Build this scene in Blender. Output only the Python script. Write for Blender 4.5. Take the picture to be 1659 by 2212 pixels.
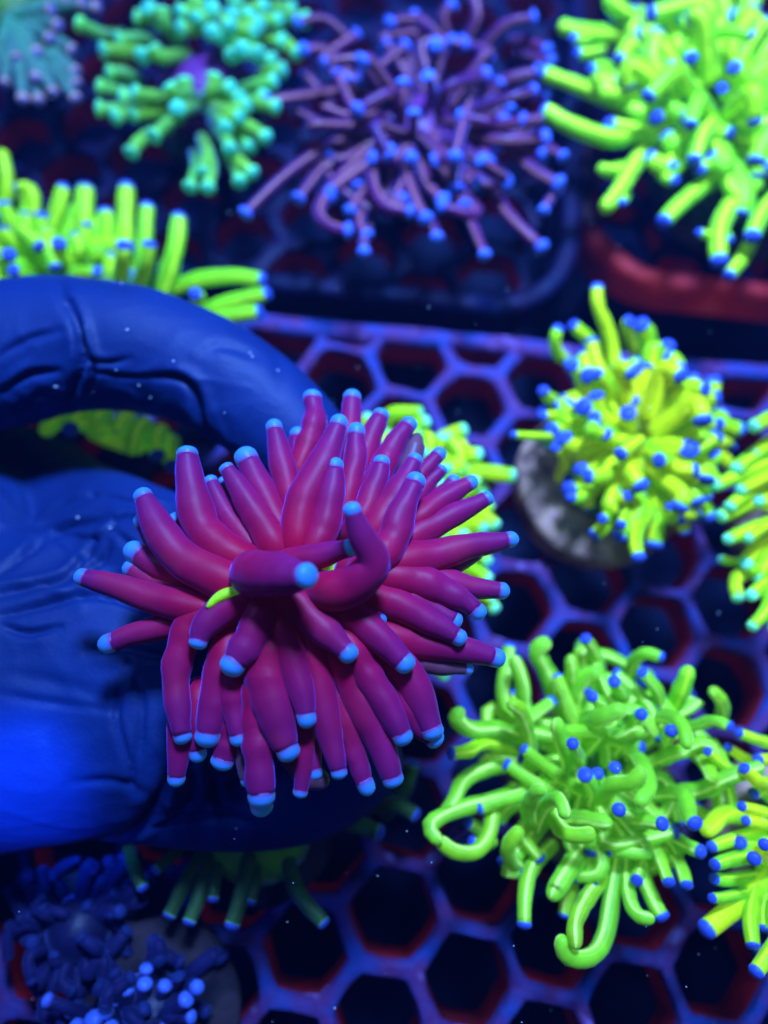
import bpy, bmesh, math, random
import numpy as np
from mathutils import Vector, Matrix, noise

scene = bpy.context.scene
for o in list(bpy.data.objects):
    bpy.data.objects.remove(o)
COL = scene.collection
R = math.radians

# ------------------------------------------------------------------ camera
# pixels below are in a 1659 x 2212 frame of the photograph; f from a phone's main lens
F_PX, CX, CY = 1671.0, 829.5, 1106.0
HAZE = 0.13
TILT, ROLL = R(17), R(6)
CAM_H = 0.182                                   # metres above the rack's top face
CAM = Vector((0, 0, CAM_H))
fwd = Vector((0, math.sin(TILT), -math.cos(TILT)))
up0 = Vector((0, math.cos(TILT), math.sin(TILT)))
rt0 = Vector((1, 0, 0))
c_, s_ = math.cos(ROLL), math.sin(ROLL)
right = rt0 * c_ + up0 * s_                     # image x axis in the world
up = up0 * c_ - rt0 * s_                        # image y axis (up) in the world
cd = bpy.data.cameras.new('camera')
cam = bpy.data.objects.new('camera', cd)
COL.objects.link(cam)
cd.sensor_fit = 'HORIZONTAL'
cd.sensor_width = 36.0
cd.lens = 36.0 * F_PX / 1659.0
cd.clip_start, cd.clip_end = 0.005, 20.0
m = Matrix((right, up, -fwd)).transposed().to_4x4()
m.translation = CAM
cam.matrix_world = m
cd.dof.use_dof = True
cd.dof.focus_distance = 0.126
cd.dof.aperture_fstop = 7.8
scene.camera = cam


def ray(u, v):
    return right * ((u - CX) / F_PX) + up * (-(v - CY) / F_PX) + fwd


def pt(u, v, h):
    """world point seen at pixel (u, v) lying h centimetres above the rack"""
    d = ray(u, v)
    return CAM + d * ((h * 0.01 - CAM_H) / d.z)


def mpp(p):
    """metres per pixel at p"""
    return (Vector(p) - CAM).dot(fwd) / F_PX


# ------------------------------------------------------------------ light
scene.view_settings.view_transform = 'Standard'
scene.view_settings.look = 'None'
scene.view_settings.gamma = 1.0
scene.view_settings.exposure = 0.0
scene.view_settings.use_curve_mapping = False
scene.cycles.use_denoising = True
scene.cycles.max_bounces = 4
scene.cycles.use_adaptive_sampling = True
scene.cycles.adaptive_threshold = 0.025
scene.cycles.sample_clamp_indirect = 4.0

world = bpy.data.worlds.new('World')
scene.world = world
world.use_nodes = True
bg = world.node_tree.nodes['Background']
bg.inputs[0].default_value = (0.008, 0.05, 0.35, 1)
bg.inputs[1].default_value = 0.14


def aim(o, p, t):
    o.location = p
    o.rotation_euler = (Vector(t) - Vector(p)).to_track_quat('-Z', 'Y').to_euler()


def area(name, p, t, size, energy, col):
    l = bpy.data.lights.new(name, 'AREA')
    l.shape = 'DISK'
    l.size = size
    l.energy = energy
    l.color = col
    o = bpy.data.objects.new(name, l)
    COL.objects.link(o)
    aim(o, p, t)
    return o


LAMP = (0.155, 0.36, 1.0)
key = area('reef_lamp', (0.02, 0.27, 0.43), (0.03, 0.125, 0.0), 0.09, 1.85, LAMP)
key.data.spread = R(66)
area('reef_lamp', (-0.30, 0.22, 0.36), (-0.03, 0.05, 0.04), 0.12, 0.8, (0.10, 0.32, 1.0))  # added weak fill from the left, not a known fixture


def spot(name, p, t, deg, blend, energy, col, soft):
    l = bpy.data.lights.new(name, 'SPOT')
    l.spot_size = R(deg)
    l.spot_blend = blend
    l.energy = energy
    l.color = col
    l.shadow_soft_size = soft
    o = bpy.data.objects.new(name, l)
    COL.objects.link(o)
    aim(o, p, t)
    return o


spot('reef_spot', (0.26, 0.10, 0.36), (0.085, 0.0, 0.02), 25, 1.0, 5.0, LAMP, 0.03)  # added spot without a known fixture, brightens the lower-right corals
spot('reef_spot', (-0.10, 0.03, 0.34), pt(60, 1715, 3.2), 6.2, 1.0, 30.0, (0.01, 0.13, 1.0), 0.004)  # added narrow spot imitating water-surface glare on the glove
spot('reef_spot', (-0.22, -0.10, 0.30), pt(230, 2120, 1.0), 26, 1.0, 1.2, (0.005, 0.07, 1.0), 0.02)  # added deep-blue spot for the veil over the lower left


# ------------------------------------------------------------------ geometry helpers
def project(P):
    """N x 3 array -> pixel arrays"""
    Q = P - np.array(CAM)
    z = Q @ np.array(fwd)
    return CX + F_PX * (Q @ np.array(right)) / z, CY - F_PX * (Q @ np.array(up)) / z


def thing(name, label, cat, loc=(0, 0, 0), group=None):
    o = bpy.data.objects.new(name, None)
    o.empty_display_size = 0.01
    COL.objects.link(o)
    o.location = loc
    o['label'] = label
    o['category'] = cat
    if group:
        o['group'] = group
    return o


def mesh_obj(name, verts, faces, mats, parent=None, attrs=None, smooth=True, face_mats=None):
    me = bpy.data.meshes.new(name)
    me.from_pydata([tuple(v) for v in verts], [], faces)
    for mm in (mats if isinstance(mats, (list, tuple)) else [mats]):
        me.materials.append(mm)
    if smooth:
        me.polygons.foreach_set('use_smooth', [True] * len(me.polygons))
    if face_mats is not None:
        me.polygons.foreach_set('material_index', face_mats)
    if attrs:
        for k, vals in attrs.items():
            a = me.attributes.new(k, 'FLOAT', 'POINT')
            a.data.foreach_set('value', vals)
    o = bpy.data.objects.new(name, me)
    COL.objects.link(o)
    if parent is not None:
        o.parent = parent
    return o


def catmull(ps, n):
    ps = [Vector(p) for p in ps]
    if len(ps) == 2:
        ps = [ps[0], (ps[0] + ps[1]) / 2, ps[1]]
    P = [ps[0] * 2 - ps[1]] + ps + [ps[-1] * 2 - ps[-2]]
    dense, par = [], []
    for i in range(1, len(P) - 2):
        a, b, c, d = P[i - 1], P[i], P[i + 1], P[i + 2]
        for k in range(16):
            t = k / 16
            dense.append(0.5 * ((2 * b) + (c - a) * t + (2 * a - 5 * b + 4 * c - d) * t * t + (3 * b - a - 3 * c + d) * t ** 3))
            par.append((i - 1 + t) / (len(ps) - 1))
    dense.append(ps[-1])
    par.append(1.0)
    L = [0.0]
    for a, b in zip(dense, dense[1:]):
        L.append(L[-1] + (b - a).length)
    tot = L[-1]
    s = np.linspace(0, tot, n)
    D = np.array([tuple(v) for v in dense])
    pos = np.stack([np.interp(s, L, D[:, k]) for k in range(3)], 1)
    return pos, np.interp(s, L, par), tot


def sweep(pos, rad, segs, ref=None):
    """rings along pos with parallel-transported frames"""
    n = len(pos)
    tan = np.gradient(pos, axis=0)
    tan /= np.linalg.norm(tan, axis=1)[:, None] + 1e-12
    ref = np.array(CAM if ref is None else ref) - pos[0]
    x = ref - tan[0] * ref.dot(tan[0])
    x /= np.linalg.norm(x) + 1e-12
    rings = []
    ang = np.linspace(0, 2 * math.pi, segs, endpoint=False)
    for i in range(n):
        x = x - tan[i] * x.dot(tan[i])
        x /= np.linalg.norm(x) + 1e-12
        y = np.cross(tan[i], x)
        r = rad[i] if np.ndim(rad[i]) else np.full(segs, rad[i])
        rings.append(pos[i] + (np.cos(ang) * r)[:, None] * x + (np.sin(ang) * r)[:, None] * y)
    return rings, ang


def skin_rings(rings, segs, cap_a=True, cap_b=True):
    verts = [tuple(p) for r in rings for p in r]
    faces = []
    for i in range(len(rings) - 1):
        for k in range(segs):
            a = i * segs + k
            b = i * segs + (k + 1) % segs
            faces.append((a, b, b + segs, a + segs))
    if cap_a:
        faces.append(tuple(reversed(range(segs))))
    if cap_b:
        o = (len(rings) - 1) * segs
        faces.append(tuple(range(o, o + segs)))
    return verts, faces


rng = random.Random(7)


def tentacle(parent, path, widths, mat, tip_mat, tip=1.0, tip_len=0.8, n=14, segs=10, lump=0.05, name='tentacle', wob=0.0, seed=None, ball=1.0):
    """path: base -> tip world points; widths: radii (m) along the path; tip: how far the tip is capped in its own colour"""
    origin = np.array(parent.location)
    pos, par, tot = catmull(path, n)
    rr = np.interp(par, np.linspace(0, 1, len(widths)), widths)
    sd = rng.random() * 100 if seed is None else seed
    if lump:
        for i in range(n):
            rr[i] *= 1 + lump * 2.0 * noise.noise(Vector((sd, i * 9.0 / n, 0)))
    if wob:
        for i in range(1, n - 1):
            w = Vector(noise.noise_vector(Vector((sd + 31, i * 5.0 / n, 3)))) * wob
            pos[i] += np.array(w)
    rt = rr[-1]
    step = tot / (n - 1)
    tl = max(tip_len * (0.75 + 0.5 * ((sd * 7.13) % 1.0)) * rt * 2, step * 0.4)
    # body stops where the tip begins
    s = np.linspace(0, tot, n)
    cut = tot - tl
    k = max(3, int(np.searchsorted(s, cut)))
    endp = np.array([np.interp(cut, s, pos[:, q]) for q in range(3)])
    bpos = np.vstack([pos[:k], endp]) if np.linalg.norm(pos[k - 1] - endp) > 1e-6 else pos[:k]
    brad = np.append(rr[:k], np.interp(cut, s, rr))[:len(bpos)]
    blen = np.append(s[:k], cut)[:len(bpos)]
    ang = np.linspace(0, 2 * math.pi, segs, endpoint=False)
    brr = []
    for i in range(len(bpos)):
        row = np.full(segs, brad[i])
        if lump:
            row = row * np.array([1 + lump * noise.noise(Vector((math.cos(a) * 1.2 + sd, math.sin(a) * 1.2, blen[i] / (rt * 2.2)))) for a in ang])
        brr.append(row)
    tip_is = tip > 0
    if not tip_is:       # rounded end in the body colour
        for q in (0.35, 0.65, 0.85, 0.97):
            bpos = np.vstack([bpos, endp + (pos[-1] - endp) * q])
            brr.append(brr[-1] * 0 + rt * math.sqrt(max(0.02, 1 - q * q)))
        blen = np.append(blen, [cut + tl * q for q in (0.35, 0.65, 0.85, 0.97)])
    rings, _ = sweep(bpos - origin, brr, segs, ref=np.array(CAM) - origin)
    v, f = skin_rings(rings, segs)
    al = np.repeat(np.clip(blen / tot, 0, 1), segs)
    ar = np.tile(ang, len(rings))
    body = mesh_obj(name, v, f, mat, parent, {'along': al, 'around': ar})
    if tip_is:
        d = pos[-1] - endp
        ln = np.linalg.norm(d)
        d = d / (ln + 1e-12)
        r0 = brad[-1]
        qs = [-0.12, 0.0, 0.25, 0.5, 0.7, 0.85, 0.95, 0.995]
        tp, tr = [], []
        for q in qs:
            tp.append(endp + d * ln * q)
            base = 1.012 if q < 0 else 1.012 + (ball - 1) * math.sin(min(1, q * 1.6) * math.pi / 2 + 0.2)
            fall = 1.0 if q <= 0.3 else math.sqrt(max(0.015, 1 - ((q - 0.3) / 0.7) ** 2))
            tr.append(r0 * base * fall)
        rings, _ = sweep(np.array(tp) - origin, tr, segs, ref=np.array(CAM) - origin)
        v, f = skin_rings(rings, segs)
        mesh_obj('tip', v, f, tip_mat, body, {'along': np.repeat(np.clip(qs, 0, 1), segs)})
    return body


# ------------------------------------------------------------------ materials
def new_mat(name):
    mt = bpy.data.materials.new(name)
    mt.use_nodes = True
    nt = mt.node_tree
    return mt, nt, nt.nodes['Principled BSDF']


def N(nt, t, **kw):
    n = nt.nodes.new(t)
    for k, v in kw.items():
        setattr(n, k, v)
    return n


def ramp(nt, fac, stops, interp='LINEAR'):
    n = N(nt, 'ShaderNodeValToRGB')
    n.color_ramp.interpolation = interp
    e = n.color_ramp.elements
    while len(e) < len(stops):
        e.new(0.5)
    for el, (p, c) in zip(e, stops):
        el.position = p
        el.color = (*c, 1)
    nt.links.new(fac, n.inputs[0])
    return n.outputs[0]


def mixc(nt, fac, a, b, mode='MIX'):
    n = N(nt, 'ShaderNodeMix', data_type='RGBA', blend_type=mode)
    for s, x in ((n.inputs[0], fac), (n.inputs[6], a), (n.inputs[7], b)):
        if isinstance(x, (int, float)):
            s.default_value = x
        elif isinstance(x, tuple):
            s.default_value = (*x, 1)
        else:
            nt.links.new(x, s)
    return n.outputs[2]


def math_n(nt, op, a, b=0.0, c=None):
    n = N(nt, 'ShaderNodeMath', operation=op)
    for i, x in enumerate((a, b) if c is None else (a, b, c)):
        if isinstance(x, (int, float)):
            n.inputs[i].default_value = x
        else:
            nt.links.new(x, n.inputs[i])
    return n.outputs[0]


def tissue(name, c0, c1, alt=None, line=None, glow=0.12, rough=0.45, sheen=0.5, tint=(0.25, 0.35, 1.0), nscale=900, bump=0.25, sss=0.0, patch=None, mid=None, mottle=1.0, spec=0.25):
    """living coral tissue: colour runs from base to end, differs a little between tentacles, fluoresces faintly"""
    mt, nt, b = new_mat(name)
    at = N(nt, 'ShaderNodeAttribute', attribute_name='along')
    col = ramp(nt, at.outputs['Fac'], [(0.15, c0), (0.95, c1)] if mid is None else [(0.0, c0), (mid[0], mid[1]), (mid[2], c1)])
    if alt:
        oi = N(nt, 'ShaderNodeObjectInfo')
        col = mixc(nt, ramp(nt, oi.outputs['Random'], [(0.35, (0, 0, 0)), (1.0, (0.85, 0.85, 0.85))]), col, alt)
    tc = N(nt, 'ShaderNodeTexCoord')
    nz = N(nt, 'ShaderNodeTexNoise')
    nz.inputs['Scale'].default_value = nscale * 0.25
    nz.inputs['Detail'].default_value = 3
    nt.links.new(tc.outputs['Object'], nz.inputs['Vector'])
    k = ramp(nt, nz.outputs['Fac'], [(0.3, (1 - 0.28 * mottle,) * 3), (0.7, (1 + 0.12 * mottle,) * 3)])
    col = mixc(nt, 1.0, col, k, 'MULTIPLY')
    if patch:
        n3 = N(nt, 'ShaderNodeTexNoise')
        n3.inputs['Scale'].default_value = 75
        n3.inputs['Detail'].default_value = 4
        nt.links.new(tc.outputs['Object'], n3.inputs['Vector'])
        col = mixc(nt, ramp(nt, n3.outputs['Fac'], [(0.55, (0, 0, 0)), (0.75, (0.7, 0.7, 0.7))]), col, patch)
    if line:
        ar = N(nt, 'ShaderNodeAttribute', attribute_name='around')
        w = math_n(nt, 'SINE', math_n(nt, 'ADD', math_n(nt, 'MULTIPLY', ar.outputs['Fac'], 2.0), 0.9))
        lf = ramp(nt, w, [(0.86, (0, 0, 0)), (0.975, (1, 1, 1))])
        col = mixc(nt, lf, col, line)
    nt.links.new(col, b.inputs['Base Color'])
    b.inputs['Roughness'].default_value = rough
    b.inputs['Specular IOR Level'].default_value = spec
    b.inputs['Sheen Weight'].default_value = sheen
    if sss:
        b.inputs['Subsurface Weight'].default_value = sss
        b.inputs['Subsurface Radius'].default_value = (1.0, 0.6, 0.8)
        b.inputs['Subsurface Scale'].default_value = 0.0012
    b.inputs['Sheen Roughness'].default_value = 0.35
    b.inputs['Sheen Tint'].default_value = (*tint, 1)
    nt.links.new(mixc(nt, 1.0, col, (0.5, 1.0, 0.9), 'MULTIPLY'), b.inputs['Emission Color'])
    b.inputs['Emission Strength'].default_value = glow
    n2 = N(nt, 'ShaderNodeTexNoise')
    n2.inputs['Scale'].default_value = nscale
    n2.inputs['Detail'].default_value = 4
    nt.links.new(tc.outputs['Object'], n2.inputs['Vector'])
    bp = N(nt, 'ShaderNodeBump')
    bp.inputs['Strength'].default_value = bump
    bp.inputs['Distance'].default_value = 0.0006
    nt.links.new(n2.outputs['Fac'], bp.inputs['Height'])
    nt.links.new(bp.outputs[0], b.inputs['Normal'])
    return mt


def stony(name, c0, c1, c2=None, scale=120, rough=0.85, bump=0.6, glow=0.0):
    mt, nt, b = new_mat(name)
    tc = N(nt, 'ShaderNodeTexCoord')
    nz = N(nt, 'ShaderNodeTexNoise')
    nz.inputs['Scale'].default_value = scale
    nz.inputs['Detail'].default_value = 6
    nt.links.new(tc.outputs['Object'], nz.inputs['Vector'])
    stops = [(0.35, c0), (0.62, c1)] + ([(0.72, c2)] if c2 else [])
    col = ramp(nt, nz.outputs['Fac'], stops)
    nt.links.new(col, b.inputs['Base Color'])
    b.inputs['Roughness'].default_value = rough
    b.inputs['Specular IOR Level'].default_value = 0.08
    if glow:
        nt.links.new(col, b.inputs['Emission Color'])
        b.inputs['Emission Strength'].default_value = glow
    n2 = N(nt, 'ShaderNodeTexNoise')
    n2.inputs['Scale'].default_value = scale * 5
    n2.inputs['Detail'].default_value = 6
    nt.links.new(tc.outputs['Object'], n2.inputs['Vector'])
    bp = N(nt, 'ShaderNodeBump')
    bp.inputs['Strength'].default_value = bump
    bp.inputs['Distance'].default_value = 0.001
    nt.links.new(n2.outputs['Fac'], bp.inputs['Height'])
    nt.links.new(bp.outputs[0], b.inputs['Normal'])
    return mt


M = {}
M['magenta'] = tissue('magenta_tissue', (0.54, 0.001, 0.022), (0.23, 0.008, 0.092), patch=(0.46, 0.015, 0.045), glow=0.03, rough=0.48, spec=0.14, sss=0.4, sheen=0.55, tint=(0.22, 0.16, 1.0), bump=0.07, mottle=0.5)
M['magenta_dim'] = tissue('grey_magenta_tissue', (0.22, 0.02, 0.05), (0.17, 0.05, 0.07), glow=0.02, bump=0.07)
M['hero_tip'] = tissue('sky_blue_tip', (0.20, 0.06, 0.22), (0.05, 0.21, 0.54), mid=(0.16, (0.08, 0.15, 0.46), 0.5), glow=0.16, sheen=0.3, tint=(0.5, 0.8, 1), bump=0.06, mottle=0.4)
M['green'] = tissue('green_tissue', (0.20, 0.55, 0.006), (0.34, 0.78, 0.016), alt=(0.52, 0.76, 0.005), line=(0.85, 1.0, 0.03), glow=0.13, bump=0.12, sheen=0.18, spec=0.12, tint=(0.2, 1.0, 0.35))
M['lime'] = tissue('lime_tissue', (0.24, 0.54, 0.004), (0.42, 0.76, 0.008), alt=(0.85, 0.70, 0.004), line=(1.0, 0.85, 0.01), glow=0.12, bump=0.12, sheen=0.18, spec=0.12, tint=(0.2, 1.0, 0.35))
M['olive'] = tissue('olive_tissue', (0.035, 0.085, 0.012), (0.06, 0.13, 0.02), glow=0.02)  # green tissue with the hand's shade painted into its colour
M['leaf'] = tissue('leaf_green_tissue', (0.20, 0.50, 0.008), (0.32, 0.72, 0.022), alt=(0.38, 0.62, 0.008), line=(0.90, 1.0, 0.14), glow=0.16, bump=0.10, sheen=0.3, spec=0.15, tint=(0.25, 1.0, 0.25))
M['yellow'] = tissue('yellow_tissue', (0.36, 0.80, 0.012), (0.95, 0.85, 0.006), alt=(0.40, 0.88, 0.02), line=(1.0, 0.95, 0.02), glow=0.2, bump=0.12, sheen=0.2, spec=0.12, tint=(0.25, 1.0, 0.45))
M['mint'] = tissue('mint_tissue', (0.03, 0.10, 0.02), (0.15, 0.50, 0.04), alt=(0.24, 0.48, 0.015), glow=0.16)
M['teal'] = tissue('teal_tissue', (0.10, 0.38, 0.16), (0.10, 0.20, 0.13), glow=0.06)
M['violet'] = tissue('violet_tissue', (0.07, 0.003, 0.06), (0.16, 0.014, 0.08), alt=(0.04, 0.006, 0.08), line=(0.36, 0.10, 0.06), glow=0.06)
M['dusk'] = tissue('dusky_tissue', (0.008, 0.008, 0.045), (0.02, 0.018, 0.08), glow=0.0, spec=0.05, sheen=0.2)  # lower-left shade put into the tissue colour
HALO = (0.24, 0.60, 0.10)
M['tip_blue'] = tissue('blue_tip', HALO, (0.05, 0.085, 0.46), mid=(0.10, (0.08, 0.16, 0.38), 0.35), glow=0.05)
M['tip_cyan'] = tissue('cyan_tip', (0.22, 0.70, 0.08), (0.06, 0.55, 0.30), glow=0.22)
M['tip_pale'] = tissue('pale_cyan_tip', (0.40, 0.90, 0.05), (0.22, 0.80, 0.42), glow=0.2)
M['tip_orange'] = tissue('lavender_orange_tip', (0.30, 0.20, 0.34), (0.24, 0.18, 0.42), mid=(0.5, (0.95, 0.38, 0.10), 0.75), glow=0.06)
M['tip_lav'] = tissue('periwinkle_tip', (0.10, 0.06, 0.28), (0.08, 0.15, 0.60), mid=(0.2, (0.08, 0.10, 0.50), 0.6), glow=0.10)
M['tip_dusk'] = tissue('dim_blue_tip', (0.014, 0.018, 0.08), (0.02, 0.035, 0.14), glow=0.0, spec=0.05, sheen=0.2)  # tip colour darkened to stand for the shade at lower left
M['disc'] = tissue('yellow_green_disc', (0.50, 0.80, 0.01), (0.65, 0.95, 0.02), glow=0.12)
M['disc_violet'] = tissue('violet_disc', (0.12, 0.01, 0.10), (0.16, 0.02, 0.14), glow=0.04)
M['disc_green'] = tissue('deep_green_disc', (0.08, 0.20, 0.01), (0.12, 0.28, 0.01), glow=0.04)
M['dark_stone'] = stony('dim_brown_plug', (0.010, 0.008, 0.014), (0.05, 0.03, 0.035), None, 130)  # plug colour darkened in place of shade under and below the hand
M['dusk_disc'] = tissue('dusky_disc', (0.008, 0.006, 0.03), (0.012, 0.010, 0.05), glow=0.0)  # disc colour carries the lower-left shade
M['plug'] = stony('plug_ceramic', (0.20, 0.08, 0.07), (0.75, 0.36, 0.20), (0.50, 0.18, 0.26), 160)
M['stone'] = stony('coral_skeleton', (0.03, 0.05, 0.04), (0.12, 0.13, 0.09), (0.10, 0.05, 0.10), 130)
M['rack_top'] = stony('encrusted_plastic', (0.020, 0.045, 0.20), (0.11, 0.022, 0.09), (0.24, 0.15, 0.38), 120, 0.6, 0.5)
M['rack_wall'] = stony('red_algae_wall', (0.10, 0.004, 0.006), (0.30, 0.010, 0.012), None, 90, 0.7, 0.4, glow=0.05)
M['rack_dark'] = stony('dark_plastic', (0.002, 0.005, 0.026), (0.012, 0.005, 0.026), (0.006, 0.014, 0.06), 70, 0.5, 0.5)
M['rim_red'] = stony('red_orange_rim', (0.02, 0.004, 0.02), (0.55, 0.03, 0.02), (1.0, 0.14, 0.12), 38, 0.5, 0.5, glow=0.12)
M['floor'] = stony('tank_glass_floor', (0.0008, 0.002, 0.014), (0.0014, 0.004, 0.024), None, 30, 0.6, 0.3)

# ------------------------------------------------------------------ the tank floor and the racks
fl = mesh_obj('tank_floor', [(-0.6, -0.5, -0.07), (0.6, -0.5, -0.07), (0.6, 0.8, -0.07), (-0.6, 0.8, -0.07)], [(0, 1, 2, 3)], M['floor'])
fl['kind'] = 'structure'

PITCH = 0.11 * CAM_H
HROT = R(-4)
LA = np.array([[math.cos(math.pi / 6 + HROT), math.cos(math.pi / 2 + HROT)], [math.sin(math.pi / 6 + HROT), math.sin(math.pi / 2 + HROT)]]) * PITCH
LOFF = np.array([0.7715, -1.9932])


def hex_r(a, apo):
    """distance from the centre to a hexagon's side (flat top, turned by HROT), softened towards a circle"""
    t = (a - HROT) % (math.pi / 3) - math.pi / 6
    return apo / math.cos(t)


def hex_grid(name, inside, z_top, thick, mats, parent, cuts=(), off=LOFF, pitch_scale=1.0, hole=0.408, zfun=None):
    """one moulded honeycomb plate: every hole has a rounded lip, a wall and an underside"""
    bm = bmesh.new()
    K = 24
    ang = [HROT + k * 2 * math.pi / K for k in range(K)]
    p = PITCH * pitch_scale
    rnd = random.Random(3)
    for i in range(-22, 23):
        for j in range(-30, 31):
            c = (LA * pitch_scale) @ (np.array([i, j]) + off)
            if not inside(c[0], c[1]):
                continue
            jit = 1 + rnd.uniform(-0.04, 0.04)
            rings = []
            for kind in range(6):
                ring = []
                for a in ang:
                    ro = hex_r(a, p / 2)
                    ri = (hex_r(a, p * hole) * 0.72 + p * hole * 1.06 * 0.28) * jit
                    ri *= 1 + 0.10 * noise.noise(Vector((c[0] * 60 + math.cos(a), c[1] * 60 + math.sin(a), 0)))
                    r, z = [(ro, z_top), (ri * 0.62 + ro * 0.38, z_top + 0.0004), (ri + 0.0005, z_top - 0.0002), (ri, z_top - 0.0014), (ri * 0.985, z_top - thick), (ro, z_top - thick)][kind]
                    x, y = c[0] + r * math.cos(a), c[1] + r * math.sin(a)
                    if kind in (1, 2):
                        z += 0.0016 * noise.noise(Vector((x * 260, y * 260, 5)))
                    ring.append(bm.verts.new((x, y, z)))
                rings.append(ring)
            for q in range(5):
                for k in range(K):
                    f = bm.faces.new((rings[q][k], rings[q][(k + 1) % K], rings[q + 1][(k + 1) % K], rings[q + 1][k]))
                    f.smooth = True
                    f.material_index = 1 if q == 3 else 0
    bmesh.ops.remove_doubles(bm, verts=bm.verts, dist=0.00005)
    for co, no in cuts:
        bmesh.ops.bisect_plane(bm, geom=bm.verts[:] + bm.edges[:] + bm.faces[:], plane_co=co, plane_no=no, clear_outer=True)
    bm.normal_update()
    me = bpy.data.meshes.new(name)
    bm.to_mesh(me)
    bm.free()
    for mm in mats:
        me.materials.append(mm)
    o = bpy.data.objects.new(name, me)
    COL.objects.link(o)
    o.parent = parent
    return o


def bar(name, path, w, z0, z1, mat, parent, wavy=0.0004, side_mat=None):
    """a rounded bar following a flat path"""
    n = len(path)
    prof = [(-0.5, 0.0), (-0.5, 0.75), (-0.42, 0.93), (-0.25, 1.0), (0.25, 1.0), (0.42, 0.93), (0.5, 0.75), (0.5, 0.0)]
    verts, faces, fm = [], [], []
    for i in range(n):
        a, b = path[max(0, i - 1)], path[min(n - 1, i + 1)]
        t = Vector((b[0] - a[0], b[1] - a[1], 0)).normalized()
        nn = Vector((-t.y, t.x, 0))
        for (x, z) in prof:
            q = Vector((path[i][0], path[i][1], 0)) + nn * (x * w * (1 + 0.15 * noise.noise(Vector((path[i][0] * 120, path[i][1] * 120, x)))))
            zz = z0 + (z1 - z0) * z + wavy * noise.noise(Vector((q.x * 200, q.y * 200, z))) * (z > 0)
            verts.append((q.x, q.y, zz))
    k = len(prof)
    for i in range(n - 1):
        for q in range(k):
            faces.append((i * k + q, i * k + (q + 1) % k, (i + 1) * k + (q + 1) % k, (i + 1) * k + q))
            fm.append(1 if (side_mat and q in (0, k - 2)) else 0)
    faces += [tuple(range(k)), tuple(reversed(range((n - 1) * k, n * k)))]
    fm += [0, 0]
    return mesh_obj(name, verts, faces, [mat] + ([side_mat] if side_mat else []), parent, face_mats=fm)


def leg(parent, x, y, z_top):
    prof = [(-0.07, 0.006), (-0.066, 0.0062), (-0.064, 0.0045), (z_top - 0.004, 0.004), (z_top, 0.004)]
    rings = [[(x + r * math.cos(a), y + r * math.sin(a), z) for a in np.linspace(0, 2 * math.pi, 12, endpoint=False)] for z, r in prof]
    v, f = skin_rings(rings, 12)
    mesh_obj('leg', v, f, M['rack_dark'], parent)


# front rack: its far edge is seen at about y = 690 .. 790
e0, e1 = pt(590, 700, 0), pt(1659, 800, 0)
EDGE_Y = (e0.y + e1.y) / 2
rackA = thing('coral_rack', 'lilac honeycomb plastic rack with red hole walls under the gloved hand', 'rack')
hex_grid('honeycomb_grid', lambda x, y: -0.17 < x < 0.19 and -0.115 < y < EDGE_Y + 0.012, 0.0, 0.011, [M['rack_top'], M['rack_wall']], rackA, cuts=[((0, EDGE_Y - 0.001, 0), (0, 1, 0))])
bar('edge_bar', [(x, EDGE_Y + 0.0006 * math.sin(x * 70)) for x in np.linspace(-0.18, 0.2, 60)], 0.0052, -0.011, 0.0008, M['rack_top'], rackA, 0.0006, M['rack_wall'])
for x in (-0.165, 0.185):
    for y in (-0.10, EDGE_Y - 0.004):
        leg(rackA, x, y, -0.011)


def rounded_path(x0, y0, x1, y1, r, corners, n=10):
    """outline of a rectangle with rounded corners, closed"""
    P = []
    for cx, cy, a0, on in ((x1 - r, y0 + r, -90, True), (x1 - r, y1 - r, 0, True), (x0 + r, y1 - r, 90, True), (x0 + r, y0 + r, 180, True)):
        for k in range(n + 1):
            a = R(a0 + 90 * k / n)
            P.append((cx + r * math.cos(a), cy + r * math.sin(a)))
    # densify the straights
    Q = []
    for i in range(len(P)):
        a, b = P[i], P[(i + 1) % len(P)]
        L = math.hypot(b[0] - a[0], b[1] - a[1])
        k = max(1, int(L / 0.006))
        for q in range(k):
            Q.append((a[0] + (b[0] - a[0]) * q / k, a[1] + (b[1] - a[1]) * q / k))
    Q.append(Q[0])
    return Q


# two racks behind, their rounded corners facing each other
zb = 0.0
cb = pt(1228, 640, zb)
fb = pt(900, 640, zb)
B = (-0.22, fb.y, cb.x, fb.y + 0.16)
rackB = thing('coral_rack', 'dark blue honeycomb rack with rounded corner under the violet coral', 'rack')
hex_grid('honeycomb_grid', lambda x, y: B[0] + 0.012 < x < B[2] - 0.012 and B[1] < y < B[3] and (x - B[2]) ** 2 + (y - B[1]) ** 2 > 0.0003, -0.002, 0.009, [M['rack_dark'], M['rack_wall']], rackB,
         cuts=[((0, B[1] + 0.002, 0), (0, -1, 0)), ((B[2] - 0.003, 0, 0), (1, 0, 0))], hole=0.37)
bar('rim', rounded_path(*B, 0.022, None), 0.006, -0.011, 0.0012, M['rack_dark'], rackB, 0.0005)
for x in (B[0] + 0.01, B[2] - 0.012):
    for y in (B[1] + 0.012, B[3] - 0.01):
        leg(rackB, x, y, -0.011)
cc = pt(1262, 560, zb)
fc = pt(1500, 610, zb)
C = (cc.x, fc.y, 0.24, fc.y + 0.14)
rackC = thing('coral_rack', 'honeycomb rack with glowing red orange rim under the bushy green coral', 'rack')
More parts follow.
